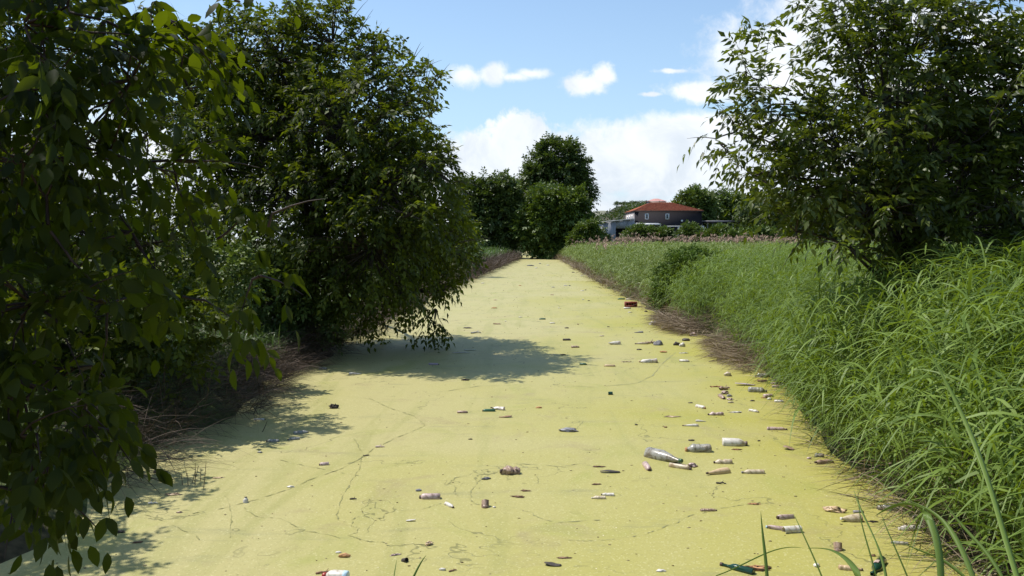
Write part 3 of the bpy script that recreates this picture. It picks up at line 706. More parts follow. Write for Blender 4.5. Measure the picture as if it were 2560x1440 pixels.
far_tree('canal_tree', 'second tree further back on the left of the far canal', (2.2, 150, .8), (1290, 520), 150,
    [(1290, 500, 25, 30), (1300, 550, 22, 40), (1265, 540, 40, 40), (1280, 600, 14, 20)], 600, .5, M['poplar'], 24, 6)
far_tree('canal_tree', 'furthest tree seen in the gap down the canal', (9.5, 205, .8), (1330, 590), 205,
    [(1330, 560, 40, 45), (1370, 580, 50, 35)], 400, .7, M['willow'], 25, 6)
far_tree('shrub', 'yellow-green shrub right of the tall poplar', (11.6, 112, .6), (1480, 585), 112,
    [(1470, 580, 18, 20), (1485, 594, 16, 10), (1452, 600, 22, 18)], 300, .36, M['willow'], 26, 5, cat='shrub')
far_tree('round_tree', 'feathery round tree just right of the red roof', (34, 158, .8), (1738, 510), 158,
    [(1738, 504, 22, 16), (1722, 515, 18, 15), (1756, 515, 20, 18), (1740, 530, 28, 20)], 420, .5, M['bush'], 27, 6)
far_tree('round_tree', 'broad pale-green tree behind the pergola', (40, 165, .8), (1815, 520), 165,
    [(1812, 508, 22, 18), (1832, 525, 20, 22), (1797, 528, 20, 24), (1815, 548, 36, 20)], 420, .55, M['bush'], 28, 6)
far_tree('round_tree', 'dark tree at the field edge under the right walnut', (47, 150, .8), (1890, 560), 150,
    [(1900, 560, 45, 35), (1960, 550, 50, 45), (1860, 590, 30, 18), (2020, 560, 60, 40), (2100, 560, 60, 45)], 700, .55, M['poplar'], 29, 6)
bl = ['leafy bush in front of the white awning', 'low bush under the first-floor windows', 'upright light-green bush at the right corner of the house', 'round bush right of the single white post', 'dark low bush further right along the field edge', 'straggly bush below the pergola', 'small bush at the left end of the white shed',
      'bush half hidden by the right walnut']
for i, (a, b, rx, ry, Y) in enumerate([(1600, 580, 34, 18, 138), (1650, 584, 26, 14, 137), (1728, 580, 24, 22, 130), (1800, 582, 24, 20, 128), (1850, 592, 35, 16, 120), (1770, 592, 22, 10, 128), (1500, 596, 14, 6, 130), (1905, 588, 34, 22, 112)]):
    c = P(a, 604, Y)
    far_tree('bush', bl[i], (c[0], c[1], .75), (a, b), Y, [(a, b + 5, rx * .7, ry * .75), (a - rx * .5, b + ry * .4, rx * .5, ry * .6), (a + rx * .5, b + ry * .3, rx * .5, ry * .7)], 260, .32, M['bush'], 40 + i, 5, tr=.06, cat='bush', group='bushes between the reeds and the house')
far_tree('bush', 'dark thicket on the left bank behind the lowest near branches', (-6.4, 11.5, .6), (250, 760), 11.5, [(80, 860, 130, 110), (260, 830, 110, 100), (400, 850, 70, 80), (-60, 800, 120, 120), (200, 930, 100, 60), (470, 800, 60, 60)], 420, .11, M['walnut'], 65, 6, 5, tr=.04, cat='bush')
# left bank shrubs seen through the branches, and the bramble on the right bank
far_tree('bush', 'low dark bush on the left bank beneath the walnut trunk', (-6.4, 19, .6), (700, 740), 19, [(690, 740, 70, 50), (780, 800, 60, 35), (610, 700, 60, 45)], 260, .10, M['bush'], 60, 6, 5, tr=.04, cat='bush')
far_tree('bush', 'shaded bush on the left bank behind the nearest leaves', (-7.2, 15, .7), (420, 640), 15, [(400, 650, 120, 60), (200, 640, 140, 70), (560, 690, 60, 50)], 340, .11, M['bush'], 61, 6, 5, tr=.04, cat='bush')
far_tree('bramble_bush', 'dark green bramble mound pushing through the reeds at the right waterline', (5.7, 30.2, .3), (1705, 700), 30.2, [(1705, 690, 50, 40), (1678, 735, 40, 28), (1725, 735, 45, 36), (1755, 680, 45, 38), (1735, 770, 30, 22)], 900, .10, M['bramble'], 62, 7, 5, tr=.04, cat='bush')
far_tree('bush', 'hedge-like bush far along the left bank behind the big walnut', (-6, 60, .8), (1140, 600), 60, [(1150, 600, 50, 40), (1080, 600, 60, 50), (1000, 590, 70, 60)], 200, .22, M['bush'], 63, 6, 5, tr=.06, cat='bush')

# ------------------------------------------------------------------ reeds, grass, straw
def reed_field(name, regions, mat, seed, stalk_mat=None, label='', cat='reeds'):
    rng = np.random.default_rng(seed); parts = []
    for (ya, yb, da, db, dens, hlo, hhi, nb, bl_, bw, segs) in regions:
        n = int((yb - ya) * (db - da) * dens)
        y = rng.uniform(ya, yb, n); d = da + (db - da) * rng.random(n) ** 1.2
        x = eR(y) + d; z = gz(x, y)
        # clumped heights, lower at the very edge
        hn = np.array([mnoise.noise(Vector((a * .45, b * .45, 3))) for a, b in zip(x, y)])
        h = (hlo + (hhi - hlo) * (rng.random(n) * .5 + .5 * np.clip(hn + .5, 0, 1))) * np.interp(d, [da, da + .5, da + 1.6, da + 2.6, 100], [.58, .85, 1, 1, 1]) ** (1 if da < .6 else 0)
        lean = rng.normal(0, .10, (n, 2)); lean[:, 0] -= np.interp(d, [0, .8, 2.5], [.32, .14, .03])
        top = np.stack([x + lean[:, 0] * h, y + lean[:, 1] * h, z + h], 1); base = np.stack([x, y, z - .1], 1)
        # stalks: narrow ribbons
        az = rng.uniform(0, 2 * math.pi, n); L = np.linalg.norm(top - base, axis=1)
        dv = (top - base); eaz = np.arctan2(dv[:, 1], dv[:, 0]); eel = np.arcsin(np.clip(dv[:, 2] / L, -1, 1))
        V, Q, k = blades(base, eaz, eel, L, np.full(n, max(.006, bw * .3)), np.zeros(n), 2, rng)
        parts.append((V, Q, np.repeat(rng.random(n) * .4, k)))
        for j in range(nb):
            t = rng.uniform(.18, 1.0, n) ** .8
            Pt = base + (top - base) * t[:, None]
            az = rng.normal(.2, 1.3, n); az = np.where(rng.random(n) < .35, az + math.pi, az)
            el = rng.normal(.85, .3, n)
            ll = bl_ * rng.uniform(.6, 1.3, n)
            V, Q, k = blades(Pt, az, el, ll, bw * rng.uniform(.6, 1.2, n), rng.uniform(.45, 1.25, n), segs, rng, .6)
            parts.append((V, Q, np.repeat(np.clip(rng.normal(.42, .2, n) + .25 * (t - .5), 0, 1), k)))
    V, Q, T = merge(parts)
    return tag(mesh_np(name, V, Q, None, mat, tone=T), label, cat, kind='stuff')
reed_field('reeds', [(2.5, 8, .0, 3.4, 50, 1.8, 2.3, 12, .56, .026, 6), (8, 16, -.05, 4.6, 48, 1.7, 2.15, 11, .52, .025, 5), (16, 30, .15, 5.0, 34, 1.5, 2.0, 10, .42, .022, 3)],
           M['reed'], 71, label='thick green reeds arching over the right edge of the canal')
reed_field('reeds', [(30, 55, .1, 7, 14, 1.3, 1.75, 9, .46, .034, 3), (55, 112, .3, 10, 6.5, 1.3, 1.7, 8, .6, .06, 2), (28, 60, 7, 26, 3.5, 1.2, 1.7, 6, .6, .06, 2), (60, 116, 10, 40, 1.6, 1.1, 1.5, 6, .8, .11, 2)],
           M['reed_far'], 72, label='paler green reed bed running along the right bank towards the house')

def plumes():
    rng = np.random.default_rng(73); parts = []
    n = 2600
    y = rng.uniform(45, 118, n); d = rng.uniform(.8, 1, n) * 0 + rng.uniform(1.0, 36, n); x = eR(y) + d
    keep = (np.array([mnoise.noise(Vector((a * .12, b * .12, 9))) for a, b in zip(x, y)]) > .02) & (x / y < .34); x, y = x[keep], y[keep]; n = len(x)
    h = rng.uniform(1.45, 2.05, n) + .35 * (rng.random(n) < .15); base = np.stack([x, y, gz(x, y) + 1.2], 1)
    V, Q, k = blades(base, rng.uniform(0, 6.28, n), np.full(n, 1.45), h - 1.2, np.full(n, .03), np.zeros(n), 1, rng); parts.append((V, Q, np.repeat(rng.random(n), k)))
    tip = base + np.array([0, 0, 1.0]) * (h - 1.25)[:, None]
    for j in range(7):
        V, Q, k = blades(tip + rng.normal(0, .04, (n, 3)), rng.normal(.3, 1.0, n), rng.normal(1.1, .3, n), rng.uniform(.2, .45, n), rng.uniform(.05, .11, n), rng.uniform(.2, .7, n), 2, rng)
        parts.append((V, Q, np.repeat(rng.random(n), k)))
    V, Q, T = merge(parts); tag(mesh_np('reed_plumes', V, Q, None, M['plume'], tone=T), 'pinkish dry reed plumes topping the far reed bed', 'reeds', kind='stuff')
plumes()

def straw(name, spots, mat, seed, label, cat='dead reeds'):
    """spots: (x0,x1,y0,y1, n, lenlo, lenhi, azmean, azsd, elmean, elsd, width, droop, zoff)"""
    rng = np.random.default_rng(seed); parts = []
    for (fx, y0, y1, n, l0, l1, azm, azs, em, es, w, dr, z0, z1) in spots:
        y = rng.uniform(y0, y1, n); x = fx(y, rng, n)
        z = np.maximum(gz(x, y), 0) + rng.uniform(z0, z1, n)
        V, Q, k = blades(np.stack([x, y, z], 1), rng.normal(azm, azs, n), rng.normal(em, es, n), rng.uniform(l0, l1, n), w * rng.uniform(.5, 1.3, n), dr * rng.uniform(.3, 1.3, n), 4, rng, .8)
        parts.append((V, Q, np.repeat(rng.random(n), k)))
    V, Q, T = merge(parts); return tag(mesh_np(name, V, Q, None, mat, tone=T), label, cat, kind='stuff')
right_edge = lambda a, b: (lambda y, rng, n: eR(y) + rng.uniform(a, b, n))
left_edge = lambda a, b: (lambda y, rng, n: eL(y) - rng.uniform(a, b, n))
# dead straw heaps at the right waterline
straw('dead_straw', [(right_edge(-.4, .5), 16.5, 21.5, 2200, .25, .7, math.pi + .2, .9, .15, .22, .010, .25, 0, .22),
                     (right_edge(-.5, .35), 23, 27.5, 1900, .3, .9, math.pi, .9, .18, .22, .012, .25, 0, .25),
                     (right_edge(-.2, .6), 27, 42, 1400, .3, .7, math.pi, 1.2, .7, .5, .014, .3, 0, .35),
                     (right_edge(-.3, .5), 42, 70, 1500, .4, 1.0, math.pi, 1.2, .8, .4, .024, .3, 0, .4),
                     (right_edge(-.3, .6), 70, 118, 1600, .5, 1.0, math.pi, 1.2, .9, .4, .04, .3, 0, .4),
                     (right_edge(-.3, 1.2), 3, 9, 1500, .3, .9, math.pi, 1.3, .5, .5, .009, .4, 0, .4),
                     (right_edge(-.25, .3), 7, 16, 260, .2, .6, math.pi, .9, .1, .2, .008, .2, 0, .1)],
      M['straw'], 81, 'reddish-brown dead straw matted along the right waterline')
# left bank
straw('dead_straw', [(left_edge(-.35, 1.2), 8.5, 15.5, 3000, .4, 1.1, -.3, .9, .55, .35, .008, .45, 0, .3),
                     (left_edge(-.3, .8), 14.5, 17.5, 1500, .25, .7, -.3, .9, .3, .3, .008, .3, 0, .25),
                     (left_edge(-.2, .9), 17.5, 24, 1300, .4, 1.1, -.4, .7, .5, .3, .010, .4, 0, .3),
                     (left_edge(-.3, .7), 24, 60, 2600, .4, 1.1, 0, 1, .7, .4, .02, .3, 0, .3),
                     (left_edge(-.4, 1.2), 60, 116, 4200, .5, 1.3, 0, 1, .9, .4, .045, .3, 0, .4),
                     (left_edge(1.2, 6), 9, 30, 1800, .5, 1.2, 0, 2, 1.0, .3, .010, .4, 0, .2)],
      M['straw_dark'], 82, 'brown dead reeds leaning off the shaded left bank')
straw('bank_grass', [(left_edge(.5, 3.0), 14, 19.5, 3600, .3, .8, 0, 2, 1.0, .35, .016, .8, 0, .2),
                     (left_edge(.4, 5.0), 7.5, 14, 3000, .3, .8, 0, 2, 1.0, .35, .012, .8, 0, .2),
                     (left_edge(.6, 8.0), 19, 60, 6000, .5, 1.2, 0, 2, 1.1, .3, .03, .6, 0, .3),
                     (left_edge(.8, 9.0), 60, 118, 5000, .8, 1.7, 0, 2, 1.1, .3, .07, .5, 0, .4)],
      M['grass'], 83, 'green grass growing on the left bank', 'grass')
straw('field_grass', [((lambda y, rng, n: eR(y) + rng.uniform(4, 60, n)), 22, 150, 9000, .4, .9, 0, 2, 1.2, .3, .10, .4, 0, .1),
                      ((lambda y, rng, n: rng.uniform(-80, -6, n)), 20, 150, 7000, .4, .9, 0, 2, 1.2, .3, .10, .4, 0, .1)],
      M['reed_far'], 84, 'rough field grass behind the banks', 'grass')
# ------------------------------------------------------------------ floating litter
def plastic(name, base, dirt, amount=.5, rough=.4, scale=9.0, trans=0.0):
    m, t, out = new_mat(name)
    tc = t.node('ShaderNodeTexCoord'); vec = tc.outputs['Object']
    n = t.noise(vec, scale, 6, .65, .6); f = t.ramp(n, .62 - .35 * amount, .78 - .3 * amount)
    n2 = t.ramp(t.noise(vec, scale * 4, 4, .6), .45, .7, 0, .6)
    col = t.mix(f, base, dirt); col = t.mix(t.math('MULTIPLY', n2, amount), col, tuple(x * .7 for x in dirt))
    p = t.node('ShaderNodeBsdfPrincipled'); t.link(col, p.inputs['Base Color'])
    p.inputs['Roughness'].default_value = rough; p.inputs['Specular IOR Level'].default_value = .5
    p.inputs['Transmission Weight'].default_value = trans
    b = t.node('ShaderNodeBump'); b.inputs['Strength'].default_value = .35; b.inputs['Distance'].default_value = .006
    t.link(n, b.inputs['Height']); t.link(b.outputs[0], p.inputs['Normal'])
    t.link(p.outputs[0], out.inputs[0]); return m
PM = {
 'white': plastic('white_plastic', (.64, .60, .53), (.34, .26, .17), .48),
 'cream': plastic('cream_plastic', (.56, .47, .33), (.32, .23, .13), .52),
 'pink': plastic('pinkish_plastic', (.56, .42, .38), (.26, .17, .13), .55),
 'brown': plastic('mud_stained_plastic', (.42, .29, .21), (.15, .09, .06), .60),
 'clear': plastic('clouded_clear_plastic', (.46, .44, .38), (.22, .18, .12), .55, .25, 9, .25),
 'tan': plastic('tan_plastic', (.58, .42, .25), (.30, .18, .10), .35),
 'grey': plastic('grey_plastic', (.24, .23, .24), (.10, .09, .08), .45),
 'violet': plastic('violet_foam', (.42, .33, .38), (.25, .19, .20), .4, .7),
 'green': plastic('green_plastic', (.035, .12, .06), (.07, .09, .04), .45, .3),
 'bottle_green': plastic('dark_green_glass', (.010, .045, .025), (.03, .04, .02), .25, .08),
 'dark': plastic('dark_debris', (.045, .035, .028), (.10, .075, .05), .5, .7),
 'orange': plastic('orange_foam', (.52, .27, .12), (.30, .16, .08), .5, .85),
 'scrapb': plastic('brown_scrap', (.30, .17, .10), (.14, .08, .05), .6, .85, 20),
 'crate': plastic('red_plastic', (.30, .045, .018), (.13, .03, .015), .5, .6),
 'blue': plastic('pale_blue_plastic', (.55, .70, .78), (.25, .40, .50), .3, .35),
 'cap_red': plastic('red_cap', (.34, .03, .02), (.15, .03, .02), .3, .4),
 'cap_dark': plastic('dark_cap', (.06, .03, .025), (.10, .05, .04), .3, .5),
 'cap_white': plastic('white_cap', (.70, .66, .6), (.4, .3, .2), .3, .4),
 'shadegrey': plastic('shaded_grey_plastic', (.30, .30, .28), (.16, .15, .11), .5, .5),  # tree shade put into the grey of pieces floating in it
}
drng = np.random.default_rng(500)
def deform(V, amt, scale, seed):
    return V + np.array([[mnoise.noise(Vector(p) * scale + Vector((seed, 0, 0))), mnoise.noise(Vector(p) * scale + Vector((0, seed, 7))), mnoise.noise(Vector(p) * scale + Vector((5, 3, seed)))] for p in V.tolist()]) * amt
ICO = {}
def ico(sub):
    if sub not in ICO:
        import bmesh
        bm = bmesh.new(); bmesh.ops.create_icosphere(bm, subdivisions=sub, radius=1.0)
        ICO[sub] = (np.array([v.co[:] for v in bm.verts]), np.array([[v.index for v in f.verts] for f in bm.faces])); bm.free()
    return ICO[sub]

def bottle_profile(kind, L, R):
    """x along from base to mouth"""
    P_ = []
    if kind == 'ribbed':      # water bottle with rings
        P_ = [(0, 0), (.0, R * .5), (.015 * L, R * .86), (.05 * L, R)]
        n = 9
        for i in range(n):
            a = .07 + .57 * i / n; P_ += [(a * L, R), ((a + .018) * L, R * .91), ((a + .045) * L, R)]
        P_ += [(.68 * L, R * .98), (.76 * L, R * .86), (.83 * L, R * .60), (.89 * L, R * .36), (.92 * L, R * .33)]
    elif kind == 'waist':
        P_ = [(0, 0), (0, R * .55), (.02 * L, R * .9), (.06 * L, R), (.30 * L, R), (.40 * L, R * .99), (.46 * L, R * .80), (.52 * L, R * .80), (.58 * L, R * .98), (.68 * L, R), (.78 * L, R * .84), (.86 * L, R * .52), (.90 * L, R * .34), (.92 * L, R * .32)]
    elif kind == 'cone':
        P_ = [(0, 0), (0, R * .6), (.02 * L, R * .92), (.07 * L, R), (.25 * L, R), (.45 * L, R * .86), (.65 * L, R * .62), (.8 * L, R * .40), (.9 * L, R * .25), (.93 * L, R * .22)]
    elif kind == 'glass':
        P_ = [(0, 0), (.01 * L, R * .6), (0, R * .9), (.03 * L, R), (.55 * L, R), (.62 * L, R * .9), (.70 * L, R * .5), (.76 * L, R * .36), (.90 * L, R * .33), (.905 * L, R * .40), (.93 * L, R * .40)]
    elif kind == 'tube':
        P_ = [(0, 0), (0, R * .8), (.02 * L, R), (.80 * L, R), (.88 * L, R * .85), (.93 * L, R * .5), (.94 * L, R * .42)]
    else:                     # milk bottle with strong shoulder
        P_ = [(0, 0), (0, R * .7), (.02 * L, R * .95), (.05 * L, R), (.09 * L, R * .95), (.12 * L, R), (.55 * L, R), (.58 * L, R * .97), (.62 * L, R), (.74 * L, R * .84), (.84 * L, R * .56), (.88 * L, R * .44), (.92 * L, R * .42)]
    return P_

def place(V, pos, ang, sink, tilt=0.0, roll=0.0):
    """local x axis to direction ang (degrees, 0 = right, 90 = away), lowered by sink"""
    V = np.asarray(V, float)
    cr, sr = math.cos(roll), math.sin(roll); V = V @ np.array([[1, 0, 0], [0, cr, sr], [0, -sr, cr]])
    ct, st = math.cos(tilt), math.sin(tilt); V = V @ np.array([[ct, 0, st], [0, 1, 0], [-st, 0, ct]])
    a = math.radians(ang); c, s = math.cos(a), math.sin(a); V = V @ np.array([[c, s, 0], [-s, c, 0], [0, 0, 1]])
    return V + np.array([0, 0, -sink])

USED = set()
def litter(kind, px, py, lpx, tpx, ang, col, name, cat, label, tilt=0.0, crush=.3, cap=None, group=None):
    s = ppm(py); L = lpx / s; T = tpx / s; seed = len(USED) + 1
    fore = abs(math.sin(math.radians(ang)))
    if kind in ('ribbed', 'waist', 'cone', 'glass', 'tube', 'milk') and fore > .3 and tilt < .5:
        L = L / max(.35, (1 - fore) + fore * .42)
    base = G(px, py + tpx * .15); base[2] = 0.0
    assert label not in USED or group, label
    USED.add(label + str(seed) if group else label); USED.add(str(seed))
    mat = PM[col]
    far = lpx < 13
    if kind in ('ribbed', 'waist', 'cone', 'glass', 'tube', 'milk'):
        R = T / 2 * 1.02; pr = bottle_profile(kind, L, R)
        V, Q = lathe(pr, 8 if far else 16)
        V[:, 0] -= L * .5
        if crush: V[:, 1:] *= 1 + crush * .5 * np.array([[mnoise.noise(Vector((p[0] / R * 1.1, math.copysign(1, p[1]) * .7, seed * 3.1)))] for p in V])
        if crush: V = deform(V, R * crush * .55, 1.6 / R, seed * 1.7)
        r0 = pr[-1][1]; x1 = pr[-1][0] - L * .5
        o = tag(mesh_np(name, place(V, None, ang, -R * .32, tilt, seed), Q, None, mat, smooth=True), label, cat, group)
        o.location = tuple(base)
        cc = cap if cap else ('cap_dark' if seed % 3 else None)
        # the screw neck or cap at the mouth
        cl = L * .07
        if cc: prc = [(-.006 * L, r0 * .9), (0, r0 * 1.25), (cl, r0 * 1.2), (cl * 1.05, r0 * .9), (cl * 1.05, 0)]
        else: prc = [(0, r0), (cl * .25, r0 * 1.3), (cl * .4, r0 * .98), (cl, r0 * .98), (cl, r0 * .75), (cl * .2, r0 * .7)]
        V, Q = lathe(prc, 8 if far else 12); V[:, 0] += x1 - .002 * L
        if not far: mesh_np('cap' if cc else 'neck', place(V, None, ang, -R * .32, tilt, seed), Q, None, PM[cc] if cc else mat, o, True)
        return o
    if kind == 'can':        # short open tub or can
        R = T / 2
        pr = [(-L / 2, 0), (-L / 2, R * .88), (-L / 2 + .03 * L, R * .97), (-.2 * L, R), (-.17 * L, R * .95), (-.12 * L, R), (.38 * L, R), (.46 * L, R * .96), (.5 * L, R * 1.0), (.5 * L, R * .88), (.40 * L, R * .84), (-.3 * L, R * .8), (-.3 * L, 0)]
        V, Q = lathe(pr, 16); V = deform(V, R * crush * .5, 1.5 / R, seed)
        o = tag(mesh_np(name, place(V, None, ang, -R * .5, tilt, 0), Q, None, mat, smooth=True), label, cat, group); o.location = tuple(base); return o
    if kind in ('lump', 'bag', 'scrap'):
        V, Tr = ico(2 if far else 3)
        hz = {'lump': .8, 'bag': .85, 'scrap': .35}[kind] * T
        amt = {'lump': .45, 'bag': .75, 'scrap': 1.1}[kind]; sc_ = {'lump': 1.3, 'bag': 2.2, 'scrap': 2.6}[kind]
        V = deform(V, amt, sc_, seed * 2.3); V = deform(V, amt * .35, sc_ * 2.7, seed * 4.1)
        dep = L * (.45 if lpx > 1.6 * tpx else .7)
        V = V * np.array([L / 2, dep / 2, hz / 2]) 
        o = tag(mesh_np(name, place(V, None, ang, -hz * .22, tilt), None, Tr, mat, smooth=(kind == 'lump')), label, cat, group); o.location = tuple(base); return o
    if kind == 'flat':       # thin bent sheet floating
        nx, ny = 10, 5; xs = np.linspace(-.5, .5, nx); ys = np.linspace(-.5, .5, ny); V = []
        for zz in (0, 1):
            for y in ys:
                for x in xs:
                    wx = L * x; wy = T * 1.6 * y * math.sqrt(max(.05, 1 - (2 * x) ** 2 * .8))
                    V.append((wx, wy, T * .18 * math.cos(3 * x + seed) + .12 * T * mnoise.noise(Vector((x * 3, y * 3, seed))) + zz * .004))
        V = np.array(V); i = np.arange(ny - 1)[:, None] * nx; j = np.arange(nx - 1)[None, :]
        q = np.stack([i + j, i + j + 1, i + nx + j + 1, i + nx + j], -1).reshape(-1, 4); n = nx * ny
        rim = list(range(nx)) + [nx * r + nx - 1 for r in range(1, ny)] + [n - 1 - c for c in range(1, nx)] + [nx * r for r in range(ny - 2, 0, -1)]
        side = [(a, b, b + n, a + n) for a, b in zip(rim, rim[1:] + rim[:1])]
        Q = np.concatenate([q[:, ::-1], q + n, np.array(side)])
        o = tag(mesh_np(name, place(V, None, ang, -T * .16 - .004, tilt), Q, None, mat, smooth=True), label, cat, group); o.location = tuple(base); return o
    if kind == 'stick':
        rng = np.random.default_rng(seed); tb = Tubes()
        p = bezier((-L / 2, 0, T * .3), (L / 2, 0, T * .45), (0, L * .06, T * .3), 8, rng, T * .12); r = np.linspace(T * .5, T * .25, 8)
        tb.add(p, r, 7); tb.add(bezier(p[4], p[4] + np.array([L * .16, L * .1, T]), (0, 0, 0), 4, rng), np.linspace(T * .22, T * .08, 4), 5)
        V = np.concatenate(tb.V); o = tag(mesh_np(name, place(V, None, ang, 0, tilt), np.concatenate(tb.Q), None, mat, smooth=True), label, cat, group); o.location = tuple(base); return o
    raise ValueError(kind)

